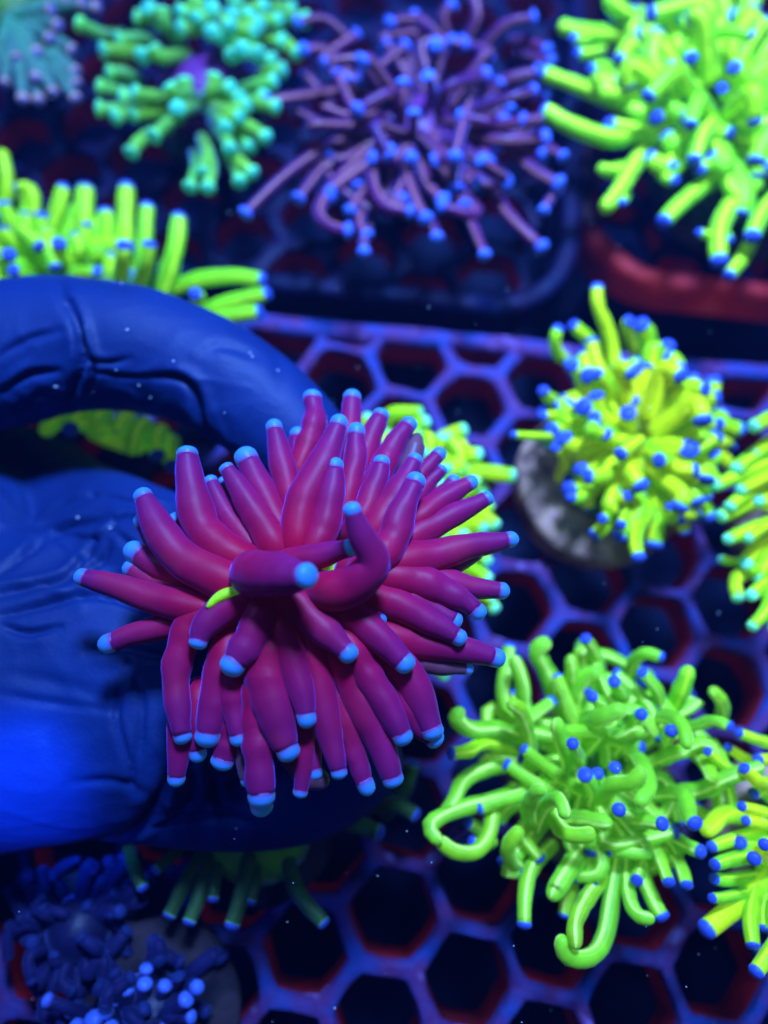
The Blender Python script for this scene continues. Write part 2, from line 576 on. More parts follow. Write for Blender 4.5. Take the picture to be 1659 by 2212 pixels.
hex_grid('honeycomb_grid', lambda x, y: C[0] + 0.012 < x < C[2] - 0.012 and C[1] < y < C[3], -0.002, 0.009, [M['rack_dark'], M['rack_wall']], rackC,
         cuts=[((0, C[1] + 0.002, 0), (0, -1, 0)), ((C[0] + 0.003, 0, 0), (-1, 0, 0))], hole=0.37)
mt = M['rim_red']                                # red algae only along the front edge
nt = mt.node_tree
b = nt.nodes['Principled BSDF']
old = b.inputs['Base Color'].links[0].from_socket
tc = N(nt, 'ShaderNodeTexCoord')
sx = N(nt, 'ShaderNodeSeparateXYZ')
nt.links.new(tc.outputs['Object'], sx.inputs[0])
fr_ = ramp(nt, math_n(nt, 'MULTIPLY', math_n(nt, 'SUBTRACT', sx.outputs['Y'], C[1]), 60.0), [(0.1, (1, 1, 1)), (0.9, (0.03, 0.02, 0.06))])
nc = mixc(nt, 1.0, old, fr_, 'MULTIPLY')
nt.links.new(nc, b.inputs['Base Color'])
nt.links.new(nc, b.inputs['Emission Color'])
bar('rim', rounded_path(*C, 0.024, None), 0.0055, -0.011, 0.0012, M['rim_red'], rackC, 0.0007)
for x in (C[0] + 0.012, C[2] - 0.01):
    for y in (C[1] + 0.012, C[3] - 0.01):
        leg(rackC, x, y, -0.011)


# ------------------------------------------------------------------ coral parts
def lathe(name, c, prof, mat, parent, segs=28, rough=0.0):
    o = np.array(parent.location)
    rings = []
    for z, r in prof:
        rings.append([np.array((c[0] + r * (1 + rough * noise.noise(Vector((math.cos(a) * 2, math.sin(a) * 2, z * 150 + c[0] * 99)))) * math.cos(a),
                                c[1] + r * (1 + rough * noise.noise(Vector((math.cos(a) * 2, math.sin(a) * 2, z * 150 + c[0] * 99)))) * math.sin(a), z)) - o
                      for a in np.linspace(0, 2 * math.pi, segs, endpoint=False)])
    v, f = skin_rings(rings, segs)
    al = np.repeat(np.linspace(0, 1, len(prof)), segs)
    return mesh_obj(name, v, f, mat, parent, {'along': al, 'around': np.zeros(len(v))})


def coral_base(name, label, c, plug_r, dome_r, dome_h, disc_mat, plug_mat='plug', plug_h=0.008, cat='coral', stem=True):
    """thing at the plug's foot: plug, stony skeleton and the fleshy disc the tentacles grow from"""
    t = thing(name, label, cat, (c.x, c.y, 0.001))
    z = 0.001
    lathe('frag_plug', (c.x, c.y), [(z, plug_r * 0.92), (z + 0.001, plug_r), (z + plug_h * 0.7, plug_r), (z + plug_h, plug_r * 0.95), (z + plug_h + 0.0008, plug_r * 0.6)], M[plug_mat], t, 36, 0.05)
    top = c.z
    lathe('skeleton', (c.x, c.y), [(z + plug_h, dome_r * 0.55), (z + plug_h + (top - z - plug_h) * 0.4, dome_r * 0.6), (top, dome_r * 0.9)], M['stone'], t, 24, 0.15)
    lathe('oral_disc', (c.x, c.y), [(top - 0.001, dome_r * 0.8), (top, dome_r), (top + dome_h * 0.5, dome_r * 0.8), (top + dome_h * 0.85, dome_r * 0.45), (top + dome_h, dome_r * 0.1)], M[disc_mat], t, 28, 0.06)
    return t


def traced(t, rows, conv, wscale, hb, ht, mat, tip_mat, jit=0.35, root=None, **kw):
    """rows: (width px, [(x, y) base .. tip], opts)"""
    for row in rows:
        w, ps = row[0], row[1]
        o = dict(row[2]) if len(row) > 2 else {}
        b, e = o.pop('hb', hb), o.pop('ht', ht)
        dz = rng.uniform(-jit, jit)
        n = len(ps)
        path = []
        for i, q in enumerate(ps):
            u, v = conv(*q)
            k = i / (n - 1)
            path.append(pt(u, v, b + (e - b) * math.sin(k * math.pi / 2) + dz))
        if root is not None:
            path = [path[0] + (root - path[0]) * min(0.8, 0.006 / ((root - path[0]).length + 1e-6))] + path
        r = w * wscale / 2 * mpp(path[-1])
        kk = dict(kw)
        kk.update(o)
        mt, tm = kk.pop('mat', mat), kk.pop('tip_mat', tip_mat)
        tentacle(t, path, [r * 1.05, r * 1.1, r * 1.0, r * 0.88], M[mt], M[tm], **kk)


def fill(t, c, Rm, count, r, mat, tip_mat, flat=0.7, lo=0.15, hi=1.25, curl=0.25, seed=1, inner=0.35, jl=0.2, sector=None, **kw):
    """tentacles standing out from a dome: golden-angle directions, each bent its own way"""
    g = random.Random(seed)
    for i in range(count):
        k = (i + 0.5) / count
        ph = lo + (hi - lo) * (k ** 0.6)
        az = i * 2.39996 + g.uniform(-0.25, 0.25)
        if sector and not sector(az % (2 * math.pi)):
            continue
        d = Vector((math.cos(az) * math.sin(ph), math.sin(az) * math.sin(ph), math.cos(ph) * flat))
        L = Rm * g.uniform(1 - jl, 1 + jl * 0.6)
        b = c + d * (L * inner)
        e = c + d * L
        side = Vector((g.uniform(-1, 1), g.uniform(-1, 1), g.uniform(-0.4, 0.7))) * (L * curl)
        mid1 = b.lerp(e, 0.4) + side * 0.6
        mid2 = b.lerp(e, 0.75) + side
        e = e + Vector((g.uniform(-1, 1), g.uniform(-1, 1), g.uniform(-0.5, 0.3))) * (L * curl * 0.7)
        rr = r * g.uniform(0.85, 1.15)
        tentacle(t, [b, mid1, mid2, e], [rr * 1.1, rr * 1.1, rr, rr * 0.85], M[mat], M[tip_mat], seed=g.random() * 90, **kw)


ident = lambda x, y: (x, y)
# ------------------------------------------------------------------ corals standing on the racks (traced in crops of the photograph)
z8 = lambda x, y: (1042.4 + 0.372 * x, 548.6 + 0.372 * y)
z7 = lambda x, y: (877.8 + 0.4709 * x, 1316.6 + 0.4709 * y)
z2 = lambda x, y: (630.9 + 0.3307 * x, 795.5 + 0.3307 * y)
y3 = lambda x, y: (1097.2 + 0.3386 * x, 0.3386 * y)
y2 = lambda x, y: (493.7 + 0.463 * x, 0.463 * y)
y1 = lambda x, y: (0.3638 * x, 0.3638 * y)
y5 = lambda x, y: (0.496 * x, 1645.8 + 0.496 * y)

# --- bushy lime coral on a round plug, right of the hand
pc = pt(1272, 1050, 0.4)
c = pt(1365, 985, 1.3)
t = coral_base('torch_coral', 'round bushy lime coral with blue tips on a tan disc plug', Vector((pc.x + 0.002, pc.y, 0.013)), 0.0205, 0.011, 0.006, 'disc_green', plug_h=0.009)
cc2 = pt(1368, 955, 1.7)
fill(t, cc2, 0.0225, 84, 0.00185, 'lime', 'tip_blue', flat=0.75, lo=0.25, hi=1.65, curl=0.16, seed=5, inner=0.35, tip_len=0.55, ball=1.1)
rows = [
    (80, [(770, 950), (760, 600), (720, 420), (670, 300), (665, 170)]),
    (55, [(480, 1060), (350, 1060), (160, 1050)]),
    (85, [(960, 1350), (970, 1480), (900, 1600), (890, 1700), (915, 1790)]),
    (70, [(560, 640), (450, 590), (420, 500), (450, 410)]),
    (75, [(700, 620), (620, 500), (510, 400)]),
    (70, [(900, 600), (850, 480), (840, 400), (870, 380)]),
    (100, [(930, 650), (960, 480), (900, 390)]),
    (80, [(700, 900), (600, 720), (510, 640)]),
    (75, [(760, 900), (740, 780), (650, 680)]),
    (85, [(980, 820), (1030, 620), (1100, 500)]),
    (85, [(1010, 880), (1100, 720), (1170, 650)]),
    (70, [(700, 1060), (680, 980), (640, 940)]),
    (70, [(940, 1060), (900, 900), (865, 840)]),
    (65, [(480, 1050), (440, 950), (330, 940)]),
    (70, [(450, 1300), (480, 1180), (410, 1110)]),
    (70, [(1180, 1000), (1300, 1000), (1400, 980)]),
    (70, [(1200, 1080), (1300, 1090), (1390, 1050)]),
    (70, [(1250, 950), (1270, 860), (1290, 780)]),
    (65, [(640, 1330), (560, 1420), (500, 1410)]),
    (65, [(1030, 1480), (1100, 1540), (1090, 1450)]),
    (65, [(830, 1350), (790, 1420), (860, 1400)]),
    (60, [(850, 1450), (820, 1530), (800, 1580)]),
    (60, [(760, 1440), (720, 1520), (690, 1540)]),
    (70, [(420, 850), (380, 830), (340, 780)]),
]
traced(t, rows, z8, 0.372, 1.6, 2.9, 'lime', 'tip_blue', 0.4, tip_len=0.55, ball=1.1, n=16)

# --- leaf-green coral with long twisting arms
c = pt(1290, 1690, 1.2)
t = coral_base('torch_coral', 'leaf green coral with long twisting looped tentacles', Vector((c.x, c.y, 0.012)), 0.018, 0.013, 0.006, 'disc_green', plug_h=0.007)
cf = pt(1275, 1650, 1.6)
fill(t, cf, 0.024, 46, 0.00135, 'leaf', 'tip_blue', flat=0.55, lo=0.3, hi=1.55, curl=0.32, seed=9, inner=0.3, tip_len=0.5, ball=1.1, n=16)
G = {'tip': 0}
rows = [
    (66, [(990, 1060), (950, 1280), (910, 1500), (850, 1590), (760, 1600), (712, 1545), (730, 1495)], G),
    (64, [(900, 1230), (820, 1340), (775, 1440), (775, 1560)], G),
    (78, [(840, 1060), (740, 1200), (660, 1330)], G),
    (60, [(670, 1080), (580, 1180), (545, 1300), (540, 1470)]),
    (60, [(1070, 1040), (1080, 1200), (1130, 1330), (1185, 1430)]),
    (55, [(1020, 1100), (1020, 1300), (1060, 1400), (1140, 1420)], G),
    (50, [(1140, 1080), (1170, 1160), (1210, 1270)]),
    (55, [(1180, 1020), (1280, 1080), (1370, 1120)]),
    (50, [(1200, 1100), (1260, 1180), (1290, 1280)]),
    (62, [(560, 840), (330, 890), (180, 940), (105, 1000), (160, 1075)], G),
    (60, [(500, 820), (410, 900), (380, 1030), (320, 1110), (220, 1110), (140, 1050)], G),
    (62, [(540, 700), (370, 730), (260, 790), (215, 880), (165, 950)], G),
    (55, [(490, 660), (370, 610), (280, 650), (190, 660)], {'mat': 'green'}),
    (66, [(540, 600), (420, 550), (300, 550), (230, 500), (260, 450)], G),
    (60, [(590, 560), (540, 440), (530, 330), (490, 210)], G),
    (68, [(720, 500), (650, 300), (600, 190), (660, 140)], G),
    (60, [(560, 740), (560, 580), (520, 460), (470, 430)], {'tip': 0, 'ht': 3.6}),
    (62, [(780, 520), (780, 400), (830, 300), (900, 290)], G),
    (55, [(740, 430), (760, 300), (755, 210)], G),
    (48, [(890, 280), (860, 190), (815, 125)]),
    (48, [(1010, 330), (1040, 240), (1100, 200), (1185, 225)]),
    (66, [(1200, 490), (1260, 370), (1300, 260)], {'tip': 0, 'mat': 'green'}),
    (48, [(1160, 480), (1150, 370), (1075, 280)]),
    (50, [(1440, 520), (1450, 430), (1400, 365)], G),
    (44, [(1230, 560), (1330, 530), (1420, 510), (1500, 545)], {'ht': 3.4}),
    (58, [(1100, 510), (1200, 490), (1270, 540), (1290, 640)], {'tip': 0, 'ht': 3.6}),
    (72, [(780, 640), (820, 530), (900, 490), (1010, 450)], {'tip': 0, 'ht': 3.6}),
    (62, [(690, 740), (740, 700), (700, 570), (690, 500)], {'tip': 0, 'ht': 3.6}),
    (58, [(940, 560), (1000, 590), (1080, 550)], {'tip': 0, 'ht': 3.6}),
    (62, [(960, 620), (1060, 680), (1115, 800), (1060, 900)], {'tip': 0, 'ht': 4.0}),
    (68, [(980, 1040), (900, 900), (940, 810), (1040, 790), (1090, 720)], {'tip': 0, 'ht': 3.8}),
    (62, [(690, 960), (830, 960), (940, 985)], {'tip': 0, 'ht': 3.3}),
    (66, [(730, 830), (690, 950), (740, 1030), (870, 1030)], {'tip': 0, 'ht': 3.4}),
    (60, [(600, 1000), (560, 930), (590, 840), (640, 820)], {'tip': 0, 'ht': 3.5}),
    (58, [(600, 1000), (640, 900), (700, 870), (735, 960)], {'tip': 0, 'ht': 3.6}),
    (60, [(1140, 850), (1270, 850), (1300, 950), (1340, 1000)], {'ht': 3.4}),
    (66, [(1120, 850), (1350, 830), (1480, 770), (1640, 715)], {'tip': 0, 'ht': 3.2}),
    (60, [(1090, 720), (1200, 670), (1300, 640)], {'tip': 0, 'ht': 3.2}),
    (60, [(1280, 620), (1370, 700), (1410, 790)], {'tip': 0, 'ht': 3.3}),
    (60, [(540, 1190), (480, 1150), (470, 1080), (530, 1000)], {'tip': 0, 'ht': 3.0}),
    (60, [(970, 960), (1080, 970), (1190, 985)], {'ht': 3.7}),
    (58, [(1040, 960), (1010, 940), (970, 915)], {'ht': 4.0}),
    (60, [(820, 900), (850, 820), (815, 750)], {'ht': 3.5}),
    (50, [(900, 860), (890, 800), (875, 745)], {'ht': 3.4}),
    (50, [(800, 700), (780, 650), (760, 610)], {'ht': 3.8}),
    (50, [(940, 480), (890, 430), (845, 395)], {'ht': 3.4}),
    (50, [(1040, 520), (1060, 490), (1080, 480)], {'ht': 3.6}),
    (50, [(1000, 400), (970, 360), (950, 325)], {'ht': 3.0}),
    (50, [(1180, 620), (1200, 590), (1218, 550)], {'ht': 3.6}),
    (50, [(950, 780), (955, 750), (957, 720)], {'ht': 3.4}),
    (55, [(870, 1250), (850, 1180), (900, 1100)], {'tip': 0, 'ht': 2.0}),
    (55, [(760, 1250), (740, 1330), (725, 1420)], {'ht': 1.6}),
    (50, [(1100, 1150), (1070, 1200), (1055, 1250)], {'ht': 3.0}),
    (46, [(360, 1030), (310, 990), (270, 970)], {'ht': 2.0}),
    (46, [(400, 1060), (350, 1080), (285, 1060)], {'ht': 1.8}),
    (46, [(520, 1090), (470, 1140), (425, 1170)], {'ht': 1.8}),
]
traced(t, rows, z7, 0.4709 * 1.18, 1.6, 2.9, 'leaf', 'tip_blue', 0.3, tip_len=0.5, ball=1.1, n=22, segs=12, lump=0.07)

# --- lime coral with pale ends, cut by the frame's right edge
c = pt(1745, 1130, 1.0)
t = coral_base('torch_coral', 'lime coral with thick pale cyan ended tentacles all leaning one way', Vector((c.x, c.y, 0.012)), 0.016, 0.011, 0.006, 'disc_green', plug_h=0.007)
rows = [
    (85, [(1800, 1000), (1690, 950), (1560, 1010)]),
    (90, [(1850, 1050), (1620, 1140), (1460, 1260)]),
    (92, [(1850, 1150), (1580, 1250), (1335, 1350)]),
    (88, [(1850, 1250), (1570, 1370), (1420, 1480)]),
    (92, [(1850, 1350), (1580, 1440), (1370, 1530)]),
    (85, [(1850, 1420), (1700, 1460), (1590, 1430)]),
    (90, [(1850, 1500), (1590, 1590), (1405, 1665)]),
    (85, [(1850, 1560), (1680, 1560), (1520, 1660)]),
    (88, [(1850, 1620), (1640, 1680), (1510, 1800)]),
    (80, [(1800, 1720), (1620, 1850), (1520, 1790)]),
    (55, [(1640, 1750), (1490, 1790), (1375, 1770)]),
    (80, [(1700, 1800), (1480, 1880), (1490, 2020)]),
    (80, [(1760, 1820), (1600, 1950), (1550, 1990)]),
    (85, [(1850, 1780), (1670, 1900), (1660, 2050), (1550, 2180)]),
    (85, [(1850, 1900), (1740, 2050), (1690, 2200)]),
    (85, [(1850, 1680), (1680, 1740), (1590, 1900)]),
    (80, [(1850, 1100), (1700, 1080), (1560, 1170)]),
    (80, [(1850, 1300), (1700, 1280), (1480, 1380)]),
]
traced(t, rows, z8, 0.372, 2.0, 2.8, 'lime', 'tip_pale', 0.5, tip_len=0.5, n=14, lump=0.08)

# --- yellow coral in the corner beside the twisting one
c = pt(1720, 1800, 1.0)
t = coral_base('torch_coral', 'yellow and green coral with blue tips beside the twisting green one', Vector((c.x, c.y, 0.014)), 0.016, 0.011, 0.006, 'disc_green', plug_h=0.007)
rows = [
    (52, [(1780, 640), (1620, 600), (1510, 560)]),
    (48, [(1520, 760), (1440, 700), (1375, 645)]),
    (46, [(1620, 720), (1530, 670), (1465, 625)]),
    (52, [(1780, 990), (1640, 930), (1525, 900)]),
    (52, [(1780, 1010), (1640, 980), (1545, 968)]),
    (82, [(1620, 960), (1470, 940), (1400, 990), (1365, 1030)], {'tip': 0}),
    (60, [(1720, 1000), (1520, 1050), (1385, 1095)]),
    (62, [(1640, 1120), (1480, 1150), (1405, 1175)], {'mat': 'green'}),
    (58, [(1620, 1220), (1480, 1240), (1405, 1235)], {'mat': 'green'}),
    (50, [(1600, 1290), (1470, 1320), (1395, 1325)], {'mat': 'green'}),
    (95, [(1720, 1130), (1570, 1310), (1450, 1410), (1355, 1485)]),
    (72, [(1610, 1280), (1580, 1420), (1592, 1560)], {'mat': 'green'}),
    (60, [(1680, 1280), (1640, 1380), (1640, 1480)], {'mat': 'green'}),
    (78, [(1800, 1380), (1700, 1530), (1590, 1680)]),
    (70, [(1760, 1220), (1690, 1350), (1680, 1500)], {'mat': 'green'}),
    (60, [(1700, 880), (1630, 830), (1585, 850)]),
    (60, [(1720, 800), (1620, 790), (1540, 720)]),
    (60, [(1760, 700), (1680, 690), (1600, 690)]),
    (70, [(1700, 1180), (1620, 1120), (1590, 1150)], {'ht': 3.6}),
    (60, [(1720, 1080), (1660, 1070), (1640, 1080)], {'ht': 3.6}),
    (70, [(1700, 1050), (1560, 1090), (1520, 1060)], {'mat': 'green'}),
]
traced(t, rows, z7, 0.4709, 2.0, 3.0, 'yellow', 'tip_blue', 0.3, tip_len=0.45, n=14, segs=12)

# --- lime coral behind the held one
c = pt(915, 1110, 1.0)
t = coral_base('torch_coral', 'bright lime coral half hidden behind the held magenta coral', Vector((c.x, c.y, 0.012)), 0.016, 0.012, 0.007, 'disc_green', plug_h=0.006)
fill(t, pt(905, 1080, 1.6), 0.0165, 46, 0.0018, 'lime', 'tip_pale', flat=0.7, lo=0.1, hi=1.55, curl=0.2, seed=21, inner=0.35, tip_len=0.45)
rows = [
    (95, [(640, 480), (620, 330), (700, 290), (860, 290)]),
    (100, [(860, 560), (1000, 450), (1150, 390)]),
    (100, [(940, 640), (1100, 570), (1250, 560)]),
    (115, [(940, 760), (1200, 680), (1470, 705)]),
    (90, [(900, 820), (1050, 760), (1160, 790)]),
    (100, [(1080, 1000), (1200, 940), (1350, 1040)]),
    (110, [(1050, 1080), (1180, 1020), (1270, 1060)]),
    (90, [(1100, 1150), (1220, 1200), (1290, 1280)]),
    (100, [(1030, 1340), (1180, 1320), (1300, 1390)]),
    (100, [(1150, 1420), (1260, 1500), (1340, 1590)]),
    (90, [(1080, 1380), (1200, 1460), (1330, 1520)]),
    (90, [(500, 480), (470, 380), (520, 300)]),
    (90, [(780, 480), (800, 380), (900, 340)]),
    (90, [(900, 1600), (960, 1950), (1010, 2010)]),
]
traced(t, rows, z2, 0.3307, 1.4, 2.3, 'lime', 'tip_pale', 0.3, tip_len=0.45, n=14)

# --- big green coral on the red-rimmed rack
c = pt(1560, 330, 1.0)
t = coral_base('torch_coral', 'large green coral with blue tips on a grey stone on the red rimmed rack', Vector((pt(1590, 400, 0).x, pt(1590, 400, 0).y, 0.017)), 0.028, 0.016, 0.008, 'disc_green', 'stone', plug_h=0.011)
fill(t, pt(1545, 240, 2.4), 0.030, 56, 0.0023, 'green', 'tip_blue', flat=0.6, lo=0.5, hi=1.5, curl=0.22, seed=33, inner=0.3, tip_len=0.4)
rows = [
    (110, [(960, 330), (720, 230), (500, 210), (320, 160)], {'tip': 0}),
    (60, [(560, 240), (470, 260), (410, 240)], {'ht': 3.2}),
    (110, [(1000, 580), (750, 520), (540, 500)], {'tip': 0}),
    (100, [(800, 700), (500, 570), (190, 450)]),
    (112, [(920, 850), (650, 880), (400, 800), (210, 690)]),
    (112, [(920, 880), (810, 1050), (700, 1230), (610, 1340)], {'tip': 0}),
    (60, [(760, 1240), (740, 1270), (725, 1300)], {'ht': 3.0}),
    (85, [(780, 1060), (660, 1090), (580, 1070)], {'tip': 0}),
    (112, [(1400, 1100), (1200, 1220), (1060, 1340), (980, 1430)]),
    (125, [(1550, 1150), (1400, 1350), (1340, 1500), (1350, 1700)]),
    (60, [(1340, 1490), (1280, 1500), (1210, 1480)]),
    (60, [(1380, 1480), (1400, 1510), (1420, 1540)], {'ht': 2.6}),
    (115, [(1700, 1250), (1600, 1400), (1550, 1530)]),
    (92, [(1580, 1480), (1500, 1640), (1400, 1770)]),
    (112, [(1120, 450), (970, 490), (970, 640), (1160, 760)], {'ht': 3.6}),
    (95, [(1130, 740), (1280, 810), (1440, 860)], {'ht': 3.4}),
    (78, [(1220, 500), (1260, 300), (1380, 200), (1570, 235)], {'ht': 3.8}),
    (112, [(1100, 320), (970, 270), (885, 350)], {'ht': 3.4}),
    (95, [(1180, 260), (1150, 320), (1170, 385)], {'ht': 3.6}),
    (112, [(900, 160), (720, 70), (620, -40)], {'tip': 0}),
    (80, [(950, 150), (860, 90), (790, 65)]),
    (170, [(1250, 300), (1200, 100), (1190, -80)], {'tip': 0}),
    (150, [(1480, 350), (1520, 100), (1570, -80)], {'tip': 0}),
    (120, [(1400, 320), (1380, 100), (1350, -80)], {'tip': 0}),
    (90, [(1060, 910), (1160, 930), (1260, 930)], {'ht': 3.0}),
    (85, [(980, 990), (1000, 1120), (1080, 1160)]),
    (85, [(1330, 1000), (1270, 1050), (1215, 1095)]),
    (80, [(760, 560), (620, 430), (520, 445)]),
    (70, [(800, 480), (740, 440), (675, 425)]),
    (70, [(600, 320), (520, 340), (430, 340)]),
    (90, [(1480, 700), (1400, 620), (1365, 555)], {'ht': 3.8}),
    (100, [(1640, 650), (1520, 520), (1430, 420)], {'ht': 3.8}),
    (100, [(1700, 560), (1640, 620), (1460, 660)], {'tip': 0, 'ht': 3.6}),
    (80, [(1240, 700), (1200, 640), (1120, 620)], {'ht': 3.5}),
    (90, [(1560, 1000), (1480, 930), (1440, 860)], {'ht': 3.0}),
    (100, [(1500, 1080), (1560, 1150), (1590, 1200)], {'tip': 0}),
]
traced(t, rows, y3, 0.3386, 2.0, 2.9, 'green', 'tip_blue', 0.3, tip_len=0.4, n=14)

# --- violet coral with hanging tentacles
c = pt(900, 330, 1.0)
t = coral_base('torch_coral', 'violet coral with orange edged drooping tentacles and round blue tips', Vector((c.x, c.y, 0.016)), 0.016, 0.014, 0.008, 'disc_violet', 'stone', plug_h=0.01)
fill(t, pt(910, 280, 1.9), 0.031, 44, 0.0014, 'violet', 'tip_lav', flat=0.55, lo=0.4, hi=1.55, curl=0.3, seed=44, inner=0.3, tip_len=0.85, ball=1.65, n=12)
rows = [
    (42, [(720, 520), (580, 545), (430, 495)], {'tip': 0}),
    (55, [(560, 420), (350, 450), (155, 480)]),
    (55, [(600, 620), (420, 710), (250, 830), (65, 1010)]),
    (55, [(640, 660), (450, 780), (370, 870), (318, 940)]),
    (60, [(660, 700), (500, 850), (420, 990), (480, 1060), (580, 1080)]),
    (50, [(740, 580), (640, 680), (560, 740), (480, 745)], {'tip': 0}),
    (55, [(770, 590), (690, 690), (670, 830), (730, 960), (870, 990)]),
    (50, [(680, 820), (610, 920), (560, 1000)]), (50, [(680, 880), (610, 1030), (650, 1110)]),
    (55, [(840, 680), (830, 800), (880, 950), (930, 1040)]), (55, [(900, 720), (930, 860), (1015, 950)]),
    (50, [(980, 780), (1070, 900), (1105, 970)]), (48, [(1060, 760), (1110, 830), (1165, 860)]),
    (50, [(1180, 760), (1260, 840), (1315, 850)]),
    (56, [(1200, 760), (1260, 930), (1340, 1040), (1480, 1170)]),
    (60, [(1240, 620), (1350, 730), (1450, 810), (1560, 870)]),
    (46, [(1110, 980), (1160, 1100), (1200, 1205)]), (44, [(940, 1000), (960, 1060), (975, 1120)]),
    (44, [(660, 1060), (630, 1120), (633, 1190)]), (46, [(1070, 920), (1110, 970), (1140, 1025)]),
    (52, [(1150, 420), (1100, 560), (1053, 750)], {'ht': 3.2}),
    (62, [(880, 480), (960, 620), (1040, 730)], {'tip': 0}),
    (50, [(800, 620), (810, 480), (815, 360)], {'ht': 3.2}), (46, [(960, 430), (940, 390), (925, 340)], {'ht': 3.2}),
    (46, [(860, 640), (862, 580), (865, 505)], {'ht': 3.2}), (50, [(870, 280), (800, 250), (715, 205)]),
    (50, [(1010, 260), (920, 110), (820, 90), (735, 115)]), (50, [(920, 330), (880, 170), (790, 160), (700, 180)], {'tip': 0}),
    (46, [(600, 220), (450, 90), (305, 110)]), (50, [(600, 380), (460, 240), (330, 235)]), (50, [(640, 440), (560, 420), (540, 350)]),
    (55, [(1160, 440), (1300, 370), (1465, 330)]), (55, [(1230, 500), (1370, 440), (1510, 440)]),
    (46, [(1240, 500), (1270, 530), (1290, 575)]), (50, [(1180, 220), (1300, 110), (1440, 80)]),
    (42, [(1320, 180), (1420, 200), (1500, 240)]), (42, [(1350, 240), (1440, 270), (1520, 290)]),
    (46, [(1040, 200), (1000, 80), (1060, 10)]), (50, [(1110, 190), (1160, 70), (1130, -40)], {'tip': 0}),
    (42, [(1420, 620), (1500, 690), (1570, 735)]), (42, [(1350, 660), (1410, 670), (1465, 695)]),
    (42, [(1540, 880), (1500, 930), (1465, 990)]), (50, [(1000, 240), (980, 220), (965, 210)], {'ht': 3.4}),
    (48, [(760, 700), (750, 690), (750, 710)], {'ht': 3.0}), (48, [(850, 640), (850, 700), (850, 750)], {'ht': 2.9}),
    (48, [(1180, 600), (1230, 650), (1255, 695)], {'ht': 2.9}), (48, [(1150, 650), (1190, 700), (1215, 770)], {'ht': 2.9}),
]
traced(t, rows, y2, 0.463, 1.9, 2.6, 'violet', 'tip_lav', 0.3, tip_len=0.85, ball=1.65, n=16)

# --- mint coral with a violet mouth
c = pt(450, 230, 1.0)
t = coral_base('torch_coral', 'mint green coral with many round cyan tips around a violet centre', Vector((c.x, c.y, 0.014)), 0.016, 0.014, 0.008, 'disc_violet', 'stone', plug_h=0.008)
TIPS = [(790, 100), (940, 110), (1050, 170), (1150, 120), (1250, 190), (1320, 240), (1050, 80), (1240, 40), (1370, 70), (1370, 170), (1530, 190), (1590, 40), (1500, 60), (1560, 120), (1440, 300), (1540, 330), (1380, 340), (1630, 370), (1600, 550), (1280, 430), (1390, 520), (1440, 590), (1490, 620), (1340, 770), (1440, 700), (1600, 830), (1490, 890), (1370, 900), (1520, 1040), (1430, 1100), (1120, 1130), (1230, 1140), (1200, 1040), (770, 920), (900, 820), (1050, 640), (1090, 450), (990, 490), (890, 270), (830, 340), (680, 240), (590, 300), (450, 130), (570, 510), (560, 640), (660, 700), (770, 680), (620, 430), (700, 570), (770, 540), (860, 30), (960, 40), (1130, 20), (1680, 120), (1700, 250), (1650, 480), (1780, 330), (1700, 420), (1760, 60), (1840, 120), (1660, 640), (1150, -30), (1400, -30)]
g = random.Random(2)
rows = []
for (x, y) in TIPS:
    cx_, cy_ = (1200, 620) if y > 380 else ((1150, 330) if x < 1000 else (1330, 150))
    dx, dy = cx_ - x, cy_ - y
    L = math.hypot(dx, dy) + 1
    k = min(0.85, g.uniform(190, 330) / L)
    q = (x + dx * k, y + dy * k)
    mx = ((x + q[0]) / 2 + g.uniform(-45, 45), (y + q[1]) / 2 + g.uniform(-45, 45))
    rows.append((78, [q, mx, (x, y)], {'ht': 3.0 - 0.0011 * L, 'hb': 1.9}))
traced(t, rows, y1, 0.3638, 1.8, 2.7, 'mint', 'tip_cyan', 0.3, tip_len=0.7, ball=1.45, n=12)

# --- pale teal coral in the far corner
c = pt(20, 30, 0.8)
t = coral_base('torch_coral', 'dull teal coral with lavender tips edged in orange', Vector((c.x, c.y, 0.012)), 0.014, 0.012, 0.006, 'disc_green', 'stone', plug_h=0.007)
rows = [(72, [(60, 110), ((60 + x) / 2 + 10, (100 + y) / 2 - 12), (x, y)], {'ht': 2.3 - 0.0008 * math.hypot(x - 60, y - 60)}) for (x, y) in
        [(320, 60), (310, 240), (450, 310), (460, 440), (465, 510), (460, 600), (325, 565), (235, 615), (140, 610), (25, 510), (220, 480), (360, 160), (510, 20), (420, -10), (600, 40), (-60, 420), (100, 360), (230, 330)]]
traced(t, rows, y1, 0.3638, 1.5, 1.6, 'teal', 'tip_orange', 0.15, tip_len=0.6, ball=1.2, n=12)

